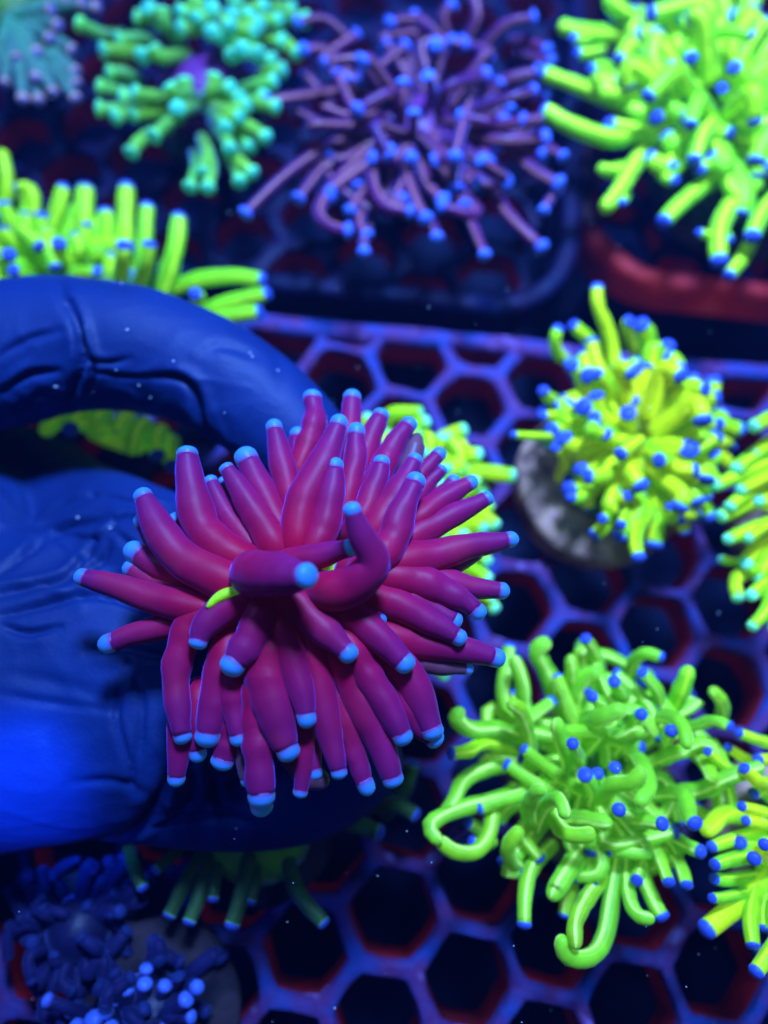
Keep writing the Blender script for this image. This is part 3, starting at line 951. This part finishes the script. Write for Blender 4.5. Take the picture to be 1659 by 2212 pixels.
# --- green coral under the forefinger
c = pt(170, 620, 1.0)
t = coral_base('torch_coral', 'bright green coral with upright blue tipped tentacles under the gloved forefinger', Vector((c.x, c.y, 0.011)), 0.016, 0.014, 0.006, 'disc_green', plug_h=0.006)
fill(t, pt(90, 590, 1.0), 0.022, 44, 0.0018, 'green', 'tip_blue', flat=0.6, lo=0.1, hi=1.5, curl=0.18, seed=55, inner=0.3, tip_len=0.4)
rows = [
    (85, [(10, 1300), (40, 1100), (10, 890)], {'tip': 0}), (92, [(230, 1500), (330, 1270), (385, 1090)]),
    (112, [(480, 1600), (495, 1320), (512, 1090)]), (104, [(540, 1600), (625, 1370), (620, 1230)]),
    (104, [(740, 1700), (742, 1350), (752, 1080)]), (92, [(840, 1720), (860, 1420), (875, 1200)]),
    (102, [(960, 1750), (1040, 1480), (1065, 1260)]), (92, [(960, 1740), (1180, 1660), (1400, 1640), (1580, 1665)]),
    (92, [(1100, 1900), (1380, 1790), (1610, 1740)]), (92, [(700, 1750), (728, 1550), (735, 1430)], {'ht': 2.6}),
    (92, [(800, 1750), (870, 1570), (890, 1430)], {'ht': 2.6}), (100, [(520, 1650), (330, 1480), (150, 1390)], {'ht': 2.4, 'tip': 0}),
    (90, [(1150, 1950), (1350, 1880), (1560, 1850)]), (80, [(1150, 1850), (1180, 1770), (1150, 1740)], {'ht': 2.4}),
    (90, [(100, 1450), (60, 1350), (20, 1190)], {'ht': 2.4}), (90, [(250, 1600), (230, 1480), (180, 1380)], {'ht': 2.6}),
    (90, [(60, 1650), (40, 1560), (60, 1500)], {'ht': 2.6}), (90, [(330, 1600), (350, 1500), (350, 1430)], {'ht': 2.6}),
    (80, [(200, 1700), (150, 1640), (60, 1600)], {'ht': 2.6}), (80, [(600, 1720), (640, 1620), (665, 1500)]),
    (100, [(470, 2400), (330, 2500), (250, 2580)], {'tip': 0}), (110, [(560, 2400), (430, 2520), (420, 2560)], {'ht': 1.8}),
    (110, [(620, 2450), (560, 2530), (590, 2590)], {'tip': 0}), (110, [(760, 2470), (700, 2560), (690, 2630)]),
    (110, [(860, 2520), (800, 2600), (780, 2690)], {'tip': 0}), (100, [(960, 2560), (920, 2640), (940, 2720)]),
    (100, [(1020, 2620), (1010, 2700), (1030, 2790)]), (110, [(420, 2440), (520, 2520), (640, 2560)], {'tip': 0}),
    (110, [(560, 2560), (700, 2620), (860, 2660)], {'tip': 0, 'ht': 1.4}),
]
traced(t, rows, y1, 0.3638, 1.0, 1.8, 'green', 'tip_blue', 0.25, tip_len=0.4, n=14, segs=12)

# --- green coral with the hand's shadow put into its colour
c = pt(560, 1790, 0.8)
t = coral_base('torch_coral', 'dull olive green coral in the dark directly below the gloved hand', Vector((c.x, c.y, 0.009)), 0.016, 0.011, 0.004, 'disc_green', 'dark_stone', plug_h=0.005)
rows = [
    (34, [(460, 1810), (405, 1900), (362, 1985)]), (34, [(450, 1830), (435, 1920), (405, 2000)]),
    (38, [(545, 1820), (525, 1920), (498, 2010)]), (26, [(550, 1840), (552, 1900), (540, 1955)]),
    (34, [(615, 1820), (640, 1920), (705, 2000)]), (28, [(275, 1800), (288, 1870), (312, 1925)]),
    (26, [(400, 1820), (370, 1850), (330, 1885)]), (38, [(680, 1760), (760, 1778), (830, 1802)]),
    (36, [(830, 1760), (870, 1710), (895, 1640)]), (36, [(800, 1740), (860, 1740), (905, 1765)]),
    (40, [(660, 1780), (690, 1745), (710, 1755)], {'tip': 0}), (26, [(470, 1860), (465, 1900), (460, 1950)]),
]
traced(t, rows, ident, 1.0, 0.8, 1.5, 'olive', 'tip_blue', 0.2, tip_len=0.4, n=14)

# --- corals near the bottom, their dimness put into the colour
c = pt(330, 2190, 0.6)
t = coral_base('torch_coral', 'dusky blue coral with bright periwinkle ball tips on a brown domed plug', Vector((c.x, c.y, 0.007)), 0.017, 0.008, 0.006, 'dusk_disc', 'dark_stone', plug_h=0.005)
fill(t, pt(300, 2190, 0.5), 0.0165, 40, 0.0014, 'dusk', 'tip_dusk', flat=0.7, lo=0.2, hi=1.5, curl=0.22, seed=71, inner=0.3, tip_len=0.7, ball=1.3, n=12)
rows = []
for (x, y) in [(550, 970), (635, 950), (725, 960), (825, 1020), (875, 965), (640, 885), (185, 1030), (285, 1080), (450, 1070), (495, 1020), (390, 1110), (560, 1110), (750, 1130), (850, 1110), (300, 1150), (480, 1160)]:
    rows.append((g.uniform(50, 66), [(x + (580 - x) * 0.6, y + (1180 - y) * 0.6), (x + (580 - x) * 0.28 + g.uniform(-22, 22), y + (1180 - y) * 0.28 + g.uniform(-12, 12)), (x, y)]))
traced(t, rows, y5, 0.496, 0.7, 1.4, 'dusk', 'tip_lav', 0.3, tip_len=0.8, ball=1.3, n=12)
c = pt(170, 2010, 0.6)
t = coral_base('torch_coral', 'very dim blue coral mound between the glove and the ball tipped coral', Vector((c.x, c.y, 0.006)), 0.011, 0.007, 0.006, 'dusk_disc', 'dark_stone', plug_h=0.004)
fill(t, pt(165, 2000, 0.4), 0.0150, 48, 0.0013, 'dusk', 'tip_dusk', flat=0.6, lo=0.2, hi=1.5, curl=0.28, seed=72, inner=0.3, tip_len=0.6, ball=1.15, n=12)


# ------------------------------------------------------------------ the held magenta coral
HC = pt(650, 1235, 5.2)
hero = thing('torch_coral', 'magenta coral with sky blue tentacle tips held in the gloved fingers', 'coral', tuple(pt(650, 1260, 2.2)))
hl = hero.location
lathe('skeleton', (HC.x, HC.y), [(0.022, 0.007), (0.030, 0.0085), (0.040, 0.011), (0.046, 0.014), (0.0475, 0.012)], M['stone'], hero, 28, 0.15)
lathe('oral_disc', (HC.x, HC.y), [(0.0465, 0.012), (0.0480, 0.0145), (0.0505, 0.0125), (0.0525, 0.008), (0.0535, 0.001)], M['disc'], hero, 32, 0.05)
# (layer, widths tip..base, pixels tip..base, options): layer is how far the tentacle lies in front of the head's rim
HERO = [
    (20, (38, 60, 66, 66), [(404, 965), (414, 1070), (445, 1155), (530, 1215)]),
    (30, (32, 58, 66, 76), [(301, 1057), (340, 1135), (405, 1215), (525, 1270)]),
    (2, (42, 44, 50), [(270, 1180), (330, 1215), (410, 1245)]),
    (-8, (36, 40, 44), [(270, 1218), (330, 1255), (400, 1270)]),
    (12, (32, 46, 56, 50), [(162, 1240), (270, 1272), (360, 1300), (460, 1318)]),
    (-8, (36, 40, 44, 40), [(212, 1397), (290, 1370), (370, 1350), (440, 1348)]),
    (2, (26, 44, 50), [(450, 1028), (490, 1110), (560, 1200)]),
    (-12, (16, 24, 30), [(478, 1030), (500, 1075), (530, 1130)]),
    (18, (28, 50, 64), [(483, 1003), (540, 1090), (600, 1190)]),
    (5, (42, 52, 56), [(522, 968), (560, 1050), (610, 1150)]),
    (0, (28, 46, 52), [(590, 906), (608, 1000), (635, 1110)]),
    (-15, (32, 42, 46), [(675, 843), (676, 920), (645, 1020)], {'lump': .1}),
    (-24, (26, 36, 40), [(643, 922), (640, 980), (640, 1050)]),
    (22, (28, 56, 66, 60), [(737, 896), (700, 1000), (655, 1090), (640, 1180)]),
    (-20, (32, 38, 44), [(762, 843), (756, 910), (740, 1000)]),
    (2, (31, 42, 50), [(771, 913), (765, 1000), (740, 1110)]),
    (-18, (30, 42, 46), [(828, 885), (798, 950), (770, 1040)]),
    (-3, (30, 42, 52), [(893, 905), (845, 970), (790, 1090)]),
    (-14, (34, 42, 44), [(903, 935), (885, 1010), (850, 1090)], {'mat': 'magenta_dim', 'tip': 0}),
    (12, (28, 42, 52), [(827, 983), (810, 1050), (775, 1130)]),
    (24, (29, 48, 56, 50), [(725, 988), (718, 1060), (700, 1135), (672, 1200)]),
    (16, (29, 48, 62), [(903, 982), (860, 1060), (800, 1160)]),
    (32, (33, 48, 60, 56), [(906, 1022), (870, 1100), (845, 1170), (800, 1225)], {'lump': .09}),
    (-10, (28, 32, 38), [(958, 970), (915, 1018), (870, 1075)]),
    (-12, (22, 30, 36), [(960, 1008), (920, 1050), (870, 1105)]),
    (-16, (24, 30, 36), [(990, 1030), (950, 1070), (900, 1110)]),
    (0, (26, 40, 46), [(1030, 1035), (960, 1077), (890, 1130)]),
    (4, (26, 42, 52, 50), [(1064, 1070), (980, 1112), (900, 1155), (830, 1195)]),
    (12, (29, 44, 64, 72), [(1120, 1162), (1020, 1178), (920, 1205), (830, 1222)]),
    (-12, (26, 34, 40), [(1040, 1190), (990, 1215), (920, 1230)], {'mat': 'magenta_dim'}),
    (0, (30, 40, 54, 60), [(1101, 1277), (1020, 1270), (940, 1252), (850, 1238)]),
    (17, (26, 44, 62, 60), [(1047, 1333), (985, 1290), (905, 1255), (830, 1248)], {'lump': .08}),
    (6, (32, 44, 50), [(997, 1349), (930, 1312), (850, 1285)]),
    (20, (29, 46, 58, 54), [(1007, 1385), (925, 1342), (850, 1302), (790, 1288)]),
    (0, (34, 46, 60, 62), [(1092, 1427), (1000, 1403), (900, 1388), (810, 1365)]),
    (-14, (24, 34, 40), [(1023, 1445), (940, 1437), (850, 1410)], {'mat': 'magenta_dim'}),
    (36, (34, 52, 58, 50), [(890, 1447), (830, 1388), (775, 1338), (735, 1318)]),
    (22, (22, 28, 30), [(831, 1346), (805, 1330), (780, 1320)]),
    (46, (36, 52, 58, 62), [(766, 1426), (705, 1365), (650, 1308), (615, 1270)]),
    (16, (26, 32, 36), [(700, 1405), (680, 1390), (660, 1370)]),
    (72, (40, 66, 78, 80), [(676, 1243), (625, 1243), (580, 1240), (545, 1238)], {'dh': 0.9}),
    (60, (31, 46, 58, 66, 74), [(755, 1085), (780, 1155), (806, 1215), (770, 1262), (712, 1278)], {'dh': 0.9}),
    (44, (31, 44, 50), [(768, 1178), (700, 1200), (625, 1218)], {'dh': 0.4}),
    (32, (27, 48, 60, 60), [(423, 1402), (445, 1350), (495, 1308), (555, 1280)]),
    (38, (36, 58, 64, 50), [(489, 1458), (525, 1405), (565, 1330), (585, 1290)], {'lump': .07}),
    (12, (29, 46, 54, 56, 50), [(399, 1607), (383, 1520), (384, 1430), (410, 1350), (465, 1320)], {'lump': .1}),
    (6, (40, 56, 58), [(443, 1615), (462, 1520), (495, 1390)]),
    (10, (28, 42, 48), [(516, 1613), (505, 1530), (505, 1430)]),
    (-8, (34, 40, 42), [(380, 1700), (386, 1620), (390, 1520)]),
    (-10, (30, 36, 38), [(430, 1647), (425, 1590), (430, 1500)]),
    (-10, (42, 46, 44), [(473, 1663), (490, 1610), (510, 1540)]),
    (14, (44, 54, 54, 50), [(565, 1745), (560, 1660), (552, 1560), (560, 1460)], {'lump': .08}),
    (-4, (36, 44, 48), [(570, 1762), (562, 1700), (558, 1600)]),
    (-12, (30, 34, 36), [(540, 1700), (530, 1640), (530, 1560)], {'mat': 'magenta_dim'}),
    (22, (36, 66, 78, 70), [(632, 1643), (600, 1555), (580, 1470), (590, 1385)]),
    (30, (31, 48, 56, 52), [(667, 1573), (650, 1490), (630, 1420), (615, 1345)]),
    (16, (29, 48, 58, 60), [(734, 1684), (710, 1580), (690, 1480), (665, 1380)]),
    (-10, (28, 30, 36), [(683, 1686), (672, 1610), (665, 1520)]),
    (-4, (29, 32, 36), [(646, 1724), (656, 1650), (660, 1560)]),
    (-22, (50, 50, 50), [(712, 1692), (665, 1670), (620, 1600)], {'mat': 'magenta_dim', 'tip': 0}),
    (0, (32, 38, 44, 46), [(800, 1718), (776, 1655), (755, 1590), (735, 1500)], {'lump': .18}),
    (12, (38, 54, 64, 62), [(855, 1700), (820, 1600), (775, 1500), (735, 1410)]),
    (26, (31, 48, 56, 54), [(880, 1608), (838, 1530), (790, 1450), (735, 1365)], {'lump': .1}),
    (5, (38, 60, 68, 64), [(942, 1597), (903, 1505), (855, 1430), (790, 1370)]),
    (-6, (34, 46, 50), [(952, 1608), (905, 1560), (850, 1480)]),
    (-14, (40, 44, 46), [(840, 1590), (810, 1540), (780, 1470)], {'mat': 'magenta_dim', 'tip': 0}),
    (-10, (34, 40, 44), [(365, 1115), (420, 1160), (480, 1200)]),
    (-4, (30, 38, 44), [(296, 1112), (340, 1170), (400, 1210)]),
]
for i, row in enumerate(HERO):
    lay, ws, ps = row[:3]
    o = dict(row[3]) if len(row) > 3 else {}
    dh = o.pop('dh', None)
    n = len(ps)
    tu, tv = ps[0]
    rad = math.hypot(tu - 650, tv - 1240) / 480
    h_tip = 5.75 + 0.0135 * lay - 0.35 * rad ** 2
    h_base = 5.55 + 0.0135 * lay
    if dh is not None:
        h_tip = 5.85 + 0.011 * lay + dh
    path, wid = [], []
    for k in range(n):
        a = k / (n - 1)                        # 0 tip .. 1 base
        h = h_tip + (h_base - h_tip) * a
        path.append(pt(*ps[k], h))
        wid.append(ws[min(k, len(ws) - 1)] * (1.04 if k == 0 else 1.27) / 2 * mpp(path[-1]))
    bu, bv = ps[-1]                            # the foot dives down to the oral disc
    du, dv = 650 - bu, 1255 - bv
    L = math.hypot(du, dv) + 1e-6
    kk = min(1.0, 55 / L)
    path.append(pt(bu + du * kk, bv + dv * kk, max(4.9, h_base - 0.55)))
    wid.append(wid[-1] * 0.8)
    path.reverse()
    wid.reverse()
    mat = o.pop('mat', 'magenta')
    tentacle(hero, path, wid, M[mat], M['hero_tip'], n=30, segs=22, tip_len=0.74, lump=o.pop('lump', 0.045), seed=i * 3.7, wob=0.00025, **o)
# yellow-green fringe showing along one tentacle's shoulder
fr = [pt(*p, 6.27) for p in ((448, 1312), (470, 1292), (500, 1279), (530, 1275), (549, 1279))]
pos, par, tot = catmull(fr, 16)
rings, _ = sweep(pos - np.array(hl), [0.0007 * (0.4 + math.sin(math.pi * min(1, 0.05 + k / 15.5))) for k in range(16)], 8)
v, f = skin_rings(rings, 8)
mesh_obj('fringe', v, f, M['disc'], hero, {'along': np.repeat(par, 8)})


# ------------------------------------------------------------------ the gloved hand: one continuous skin
mt, nt, b = new_mat('black_nitrile')
tc = N(nt, 'ShaderNodeTexCoord')
nz = N(nt, 'ShaderNodeTexNoise')
nz.inputs['Scale'].default_value = 45
nz.inputs['Detail'].default_value = 5
nt.links.new(tc.outputs['Object'], nz.inputs['Vector'])
nt.links.new(ramp(nt, nz.outputs['Fac'], [(0.3, (0.003, 0.016, 0.085)), (0.75, (0.005, 0.026, 0.130))]), b.inputs['Base Color'])
b.inputs['Roughness'].default_value = 0.55
b.inputs['Specular IOR Level'].default_value = 0.2
n2 = N(nt, 'ShaderNodeTexNoise')
n2.inputs['Scale'].default_value = 1400
n2.inputs['Detail'].default_value = 3
nt.links.new(tc.outputs['Object'], n2.inputs['Vector'])
bp = N(nt, 'ShaderNodeBump')
bp.inputs['Strength'].default_value = 0.18
bp.inputs['Distance'].default_value = 0.0004
nt.links.new(n2.outputs['Fac'], bp.inputs['Height'])
nt.links.new(bp.outputs[0], b.inputs['Normal'])
M['glove'] = mt

# chains of (u, v, height cm of the axis, radius px, flatness) : wrist end first
CHAINS = [
    # forefinger arching over the far side
    [(-420, 900, 2.6, 230, 0.8), (-200, 800, 3.0, 190, 0.85), (0, 768, 3.4, 160, 0.9), (150, 745, 3.6, 150, 0.9), (300, 758, 3.75, 136, 0.95), (450, 808, 3.75, 126, 0.95), (570, 885, 3.65, 118, 0.95), (660, 975, 3.5, 110, 0.95), (720, 1070, 3.4, 96, 0.95), (745, 1130, 3.3, 70, 0.95)],
    # web between thumb and forefinger
    [(-420, 1050, 1.5, 300, 0.5), (-180, 1040, 0.95, 190, 0.4), (20, 1040, 0.8, 135, 0.4), (140, 1110, 1.5, 135, 0.6), (240, 1160, 2.4, 140, 0.7), (350, 1200, 2.95, 140, 0.75), (480, 1260, 3.2, 120, 0.8)],
    # thumb and its ball, nearest the lens
    [(-500, 1500, 1.9, 400, 0.55), (-200, 1490, 2.1, 380, 0.55), (40, 1478, 2.35, 345, 0.55), (220, 1480, 2.55, 318, 0.55), (360, 1490, 2.75, 270, 0.62), (470, 1500, 3.0, 205, 0.7), (560, 1490, 3.25, 140, 0.8), (630, 1440, 3.4, 95, 0.9)],
    # middle finger passing below the coral, its end showing as a dark bulge
    [(-300, 1560, 1.6, 260, 0.55), (60, 1600, 1.7, 190, 0.6), (330, 1660, 2.1, 150, 0.7), (520, 1695, 2.2, 135, 0.75), (660, 1690, 2.3, 125, 0.8), (760, 1640, 2.5, 112, 0.85)],
    # ring and little fingers folded underneath
    [(-300, 1450, 1.3, 220, 0.5), (60, 1480, 1.3, 160, 0.5), (330, 1500, 1.5, 125, 0.6), (520, 1480, 1.7, 112, 0.7), (640, 1400, 2.0, 100, 0.8)],
    [(-300, 1300, 1.3, 200, 0.5), (40, 1330, 1.3, 140, 0.5), (280, 1360, 1.5, 110, 0.6), (430, 1350, 1.7, 96, 0.7), (530, 1290, 1.9, 86, 0.8)],
    # forearm end, raised out of view to shade the lower left
    [(-1000, 1500, 8.0, 330, 0.9), (-700, 1430, 5.2, 360, 0.8), (-400, 1380, 3.2, 390, 0.65), (-120, 1330, 2.0, 380, 0.55)],
]
V, Fc = [], []
for ch in CHAINS:
    pts = [pt(u, v, h) for u, v, h, r, fl_ in ch]
    rad = [r * mpp(p) for (u, v, h, r, fl_), p in zip(ch, pts)]
    flt = [q[4] for q in ch]
    pos, par, tot = catmull(pts, 40)
    rr = np.interp(par, np.linspace(0, 1, len(ch)), rad)
    ff = np.interp(par, np.linspace(0, 1, len(ch)), flt)
    # round the free end
    s = np.linspace(0, tot, 40)
    tan = np.gradient(pos, axis=0)
    tan /= np.linalg.norm(tan, axis=1)[:, None]
    P = list(pos)
    RR = list(rr)
    FF = list(ff)
    TT = list(tan)
    for q in (0.3, 0.55, 0.75, 0.9, 0.98):
        P.append(pos[-1] + tan[-1] * rr[-1] * q)
        RR.append(rr[-1] * math.sqrt(1 - q * q))
        FF.append(ff[-1])
        TT.append(tan[-1])
    segs = 32
    rings = []
    for p, r, fl_, tn in zip(P, RR, FF, TT):
        side = np.cross(tn, (0, 0, 1.0))
        side /= np.linalg.norm(side)
        upv = np.cross(side, tn)
        rings.append([p + side * (r * math.cos(a)) + upv * (r * fl_ * math.sin(a)) for a in np.linspace(0, 2 * math.pi, segs, endpoint=False)])
    v, f = skin_rings(rings, segs)
    base = len(V)
    V += v
    Fc += [tuple(i + base for i in q) for q in f]
me = bpy.data.meshes.new('glove_raw')
me.from_pydata(V, [], Fc)
tmp = bpy.data.objects.new('glove_raw', me)
COL.objects.link(tmp)
rm = tmp.modifiers.new('remesh', 'REMESH')
rm.mode = 'VOXEL'
rm.voxel_size = 0.00062
sm = tmp.modifiers.new('smooth', 'SMOOTH')
sm.factor = 0.5
sm.iterations = 26
dg = bpy.context.evaluated_depsgraph_get()
ev = tmp.evaluated_get(dg)
gm = bpy.data.meshes.new_from_object(ev)
bpy.data.objects.remove(tmp)
nv = len(gm.vertices)
co = np.zeros(nv * 3)
gm.vertices.foreach_get('co', co)
co = co.reshape(-1, 3)
no = np.zeros(nv * 3)
gm.vertices.foreach_get('normal', no)
no = no.reshape(-1, 3)
# loose-film folds: broad swells everywhere, sharp folds along traced creases
U, W = project(co)
view = np.array(CAM) - co
view /= np.linalg.norm(view, axis=1)[:, None]
face = np.clip((no * view).sum(1) * 2.0, 0, 1)
disp = np.zeros(nv)
for i in range(nv):
    p = co[i]
    if U[i] < -250:
        continue
    a = noise.noise(Vector((p[0] * 70, p[1] * 70, p[2] * 70)))
    w = Vector((p[0] * 130 + a * 1.5, p[1] * 330 + a * 2.0, p[2] * 200))
    r = 1 - abs(noise.noise(w))
    disp[i] = a * 0.0005 + (r ** 8) * 0.00006
# wrinkled patch by the web and knuckle folds (u, v, radius): stronger small folds
for (pu, pv, pr, amp, sx, sy) in ((170, 1190, 200, 0.0008, 55, 120), (330, 1120, 110, 0.0006, 50, 120), (60, 860, 120, 0.0008, 130, 100), (350, 890, 120, 0.0009, 110, 130), (440, 930, 80, 0.0008, 150, 100), (440, 1700, 130, 0.0010, 190, 70), (200, 1600, 250, 0.0003, 60, 60)):
    m_ = np.exp(-(((U - pu) ** 2 + (W - pv) ** 2) / pr ** 2))
    for i in np.nonzero(m_ > 0.05)[0]:
        p = co[i]
        w = Vector((p[0] * sx + 7, p[1] * sy, p[2] * 150))
        a = noise.noise(w * 0.5)
        r = 1 - abs(noise.noise(w + Vector((a, a, a)) * 1.4)) * 2.0
        disp[i] += amp * m_[i] * (max(r, -0.2) ** 2 * (1 if r > 0 else -1)) * face[i]
CREASES = [  # (pixels, width px, depth mm, ridge)
    ([(150, 655), (170, 710), (178, 780), (165, 830), (130, 905)], 8, 1.6, 0.8),
    ([(178, 730), (200, 790), (195, 860)], 7, 1.0, 0.6),
    ([(0, 770), (60, 735), (130, 715)], 8, 0.6, 0.5), ([(0, 850), (60, 810), (130, 800)], 8, 0.8, 0.5), ([(0, 905), (50, 870), (100, 840)], 7, 0.6, 0.4),
    ([(180, 775), (230, 785), (280, 775)], 7, 0.5, 0.4), ([(195, 800), (260, 812), (330, 815)], 7, 0.5, 0.4),
    ([(340, 815), (390, 818), (420, 845), (440, 905), (480, 975)], 9, 1.3, 0.7), ([(400, 900), (420, 940), (445, 975)], 8, 1.3, 0.6),
    ([(440, 905), (480, 950), (520, 985)], 7, 0.9, 0.5), ([(440, 760), (480, 748), (560, 770)], 12, 0.35, 0.3),
    ([(120, 560), (135, 640), (160, 700)], 14, 0.5, 0.4),
    ([(0, 1240), (80, 1180), (150, 1140), (240, 1120)], 8, 1.0, 0.6), ([(60, 1190), (130, 1100), (200, 1070)], 7, 0.8, 0.5),
    ([(200, 1070), (260, 1080), (330, 1095), (380, 1130)], 7, 1.0, 0.6), ([(130, 1155), (210, 1165), (260, 1120), (340, 1130)], 6, 0.8, 0.5),
    ([(0, 1285), (60, 1270), (140, 1250), (190, 1200), (200, 1160)], 8, 1.1, 0.7), ([(150, 1260), (220, 1215), (240, 1170)], 7, 0.8, 0.5), ([(250, 1150), (290, 1190), (300, 1240)], 7, 0.7, 0.5),
    ([(0, 1330), (90, 1310), (200, 1290), (330, 1320)], 8, 1.0, 0.6), ([(0, 1350), (60, 1368), (130, 1355)], 7, 0.9, 0.5), ([(190, 1410), (250, 1400), (340, 1415), (400, 1430)], 8, 0.7, 0.6),
    ([(0, 1500), (120, 1520), (250, 1535)], 9, 0.35, 0.4), ([(280, 1430), (262, 1490), (255, 1560), (285, 1660), (290, 1710)], 7, 0.6, 0.9),
    ([(280, 1430), (305, 1500), (305, 1600), (285, 1690)], 7, 0.5, 0.8), ([(0, 1455), (100, 1470), (200, 1500), (258, 1530)], 16, 0.3, 0.3),
    ([(160, 1690), (240, 1685), (300, 1700), (330, 1720)], 9, 0.35, 0.6), ([(380, 1640), (350, 1710), (310, 1770), (260, 1815)], 11, 1.2, 1.1),
    ([(410, 1640), (420, 1700), (390, 1760)], 9, 0.8, 0.7), ([(460, 1640), (470, 1720), (520, 1770)], 10, 0.9, 0.7), ([(330, 1780), (400, 1765), (470, 1765), (540, 1775)], 9, 0.8, 0.6),
    ([(120, 1640), (100, 1580), (140, 1500)], 18, 0.15, 0.4), ([(560, 700), (600, 760), (610, 830)], 20, 0.3, 0.3),
]
for (poly, w, dep, rid) in CREASES:
    pos2 = np.array(poly, float)
    pos3 = np.column_stack([pos2, np.zeros(len(pos2))])
    q, par, tot = catmull([Vector(x) for x in pos3], 40)
    q = q[:, :2]
    lo, hi = q.min(0) - 6 * w, q.max(0) + 6 * w
    idx = np.nonzero((U > lo[0]) & (U < hi[0]) & (W > lo[1]) & (W < hi[1]) & (face > 0))[0]
    if not len(idx):
        continue
    X = np.column_stack([U[idx], W[idx]])
    d2 = ((X[:, None, :] - q[None]) ** 2).sum(2)
    j = d2.argmin(1)
    tg = np.gradient(q, axis=0)
    tg /= np.linalg.norm(tg, axis=1)[:, None] + 1e-9
    rel = X - q[j]
    sd = rel[:, 0] * tg[j, 1] - rel[:, 1] * tg[j, 0]
    dist = np.sqrt(d2.min(1))
    sgn = np.sign(sd)
    endf = np.sin(np.clip(j / 39, 0.06, 0.94) * math.pi) ** 0.6
    # beyond the ends fall off with the true distance
    sdist = dist * sgn
    prof = -np.exp(-(sdist / w) ** 2) * dep + np.exp(-((sdist - 1.9 * w) / (1.5 * w)) ** 2) * rid * dep * 0.6 * (sgn > 0) + np.exp(-((sdist + 2.4 * w) / (2.2 * w)) ** 2) * rid * dep * 0.3 * (sgn < 0)
    disp[idx] += prof * 0.00145 * endf * face[idx]
co = co + no * disp[:, None]
root = np.array(pt(0, 1200, 0.0))
root[2] = 0.005
gm.vertices.foreach_set('co', (co - root).ravel())
gm.polygons.foreach_set('use_smooth', [True] * len(gm.polygons))
gm.materials.clear()
gm.materials.append(M['glove'])
gm.update()
hand = bpy.data.objects.new('gloved_hand', gm)
COL.objects.link(hand)
hand.location = root
hand['label'] = 'hand in a wrinkled black nitrile glove pinching the magenta coral'
hand['category'] = 'hand'

# ------------------------------------------------------------------ specks of debris drifting in the water and lying on the glove
mt, nt, b = new_mat('pale_speck')
b.inputs['Base Color'].default_value = (0.55, 0.6, 0.6, 1)
b.inputs['Roughness'].default_value = 0.5
M['speck'] = mt
verts, faces = [], []
g = random.Random(12)


def speck(p, r):
    o = len(verts)
    st = Vector((g.uniform(0.6, 1.6), g.uniform(0.6, 1.4), g.uniform(0.5, 1)))
    for d in ((1, 0, 0), (-1, 0, 0), (0, 1, 0), (0, -1, 0), (0, 0, 1), (0, 0, -1)):
        verts.append(tuple(p + Vector((d[0] * st.x, d[1] * st.y, d[2] * st.z)) * r * g.uniform(0.7, 1.2)))
    for q in ((0, 2, 4), (2, 1, 4), (1, 3, 4), (3, 0, 4), (2, 0, 5), (1, 2, 5), (3, 1, 5), (0, 3, 5)):
        faces.append(tuple(o + i for i in q))


from mathutils.bvhtree import BVHTree
bvh = BVHTree.FromPolygons([Vector(x) for x in co], [tuple(p.vertices) for p in gm.polygons])
for (u, v) in [(545, 770), (540, 762), (375, 780), (200, 848), (300, 832), (325, 858), (310, 890), (245, 610), (262, 612), (320, 620), (485, 892), (470, 980), (450, 980), (250, 800), (275, 712), (600, 800), (120, 835), (238, 1140), (168, 1118), (510, 1790), (500, 1600), (420, 1560), (375, 1115)]:
    d = ray(u, v).normalized()
    hit = bvh.ray_cast(CAM, d)
    if hit[0] is not None:
        speck(hit[0], 0.00032 * g.uniform(0.6, 1.3))
for i in range(150):
    speck(pt(g.uniform(0, 1659), g.uniform(0, 2212), g.uniform(0.3, 4.5)), 0.00013 * g.uniform(0.6, 1.5))
sp = mesh_obj('drifting_specks', verts, faces, M['speck'])
sp['kind'] = 'stuff'
sp['label'] = 'tiny pale specks drifting in the water and lying on the glove'


# ------------------------------------------------------------------ the water's haze
hz = bpy.data.materials.new('blue_haze')
hz.use_nodes = True
nt = hz.node_tree
nt.nodes.clear()
out = nt.nodes.new('ShaderNodeOutputMaterial')
vol = nt.nodes.new('ShaderNodeVolumePrincipled')
vol.inputs['Color'].default_value = (0.12, 0.30, 1.0, 1)
vol.inputs['Density'].default_value = HAZE
vol.inputs['Anisotropy'].default_value = 0.2
nt.links.new(vol.outputs[0], out.inputs['Volume'])
x0, x1, y0, y1, z0_, z1_ = -0.65, 0.65, -0.55, 0.85, -1.08, 0.215
hv = [(x, y, z) for z in (z0_, z1_) for y in (y0, y1) for x in (x0, x1)]
ho = mesh_obj('haze', hv, [(0, 2, 3, 1), (4, 5, 7, 6), (0, 1, 5, 4), (2, 6, 7, 3), (0, 4, 6, 2), (1, 3, 7, 5)], hz, smooth=False)
ho['kind'] = 'stuff'
ho['label'] = 'faint blue haze of the aquarium water'
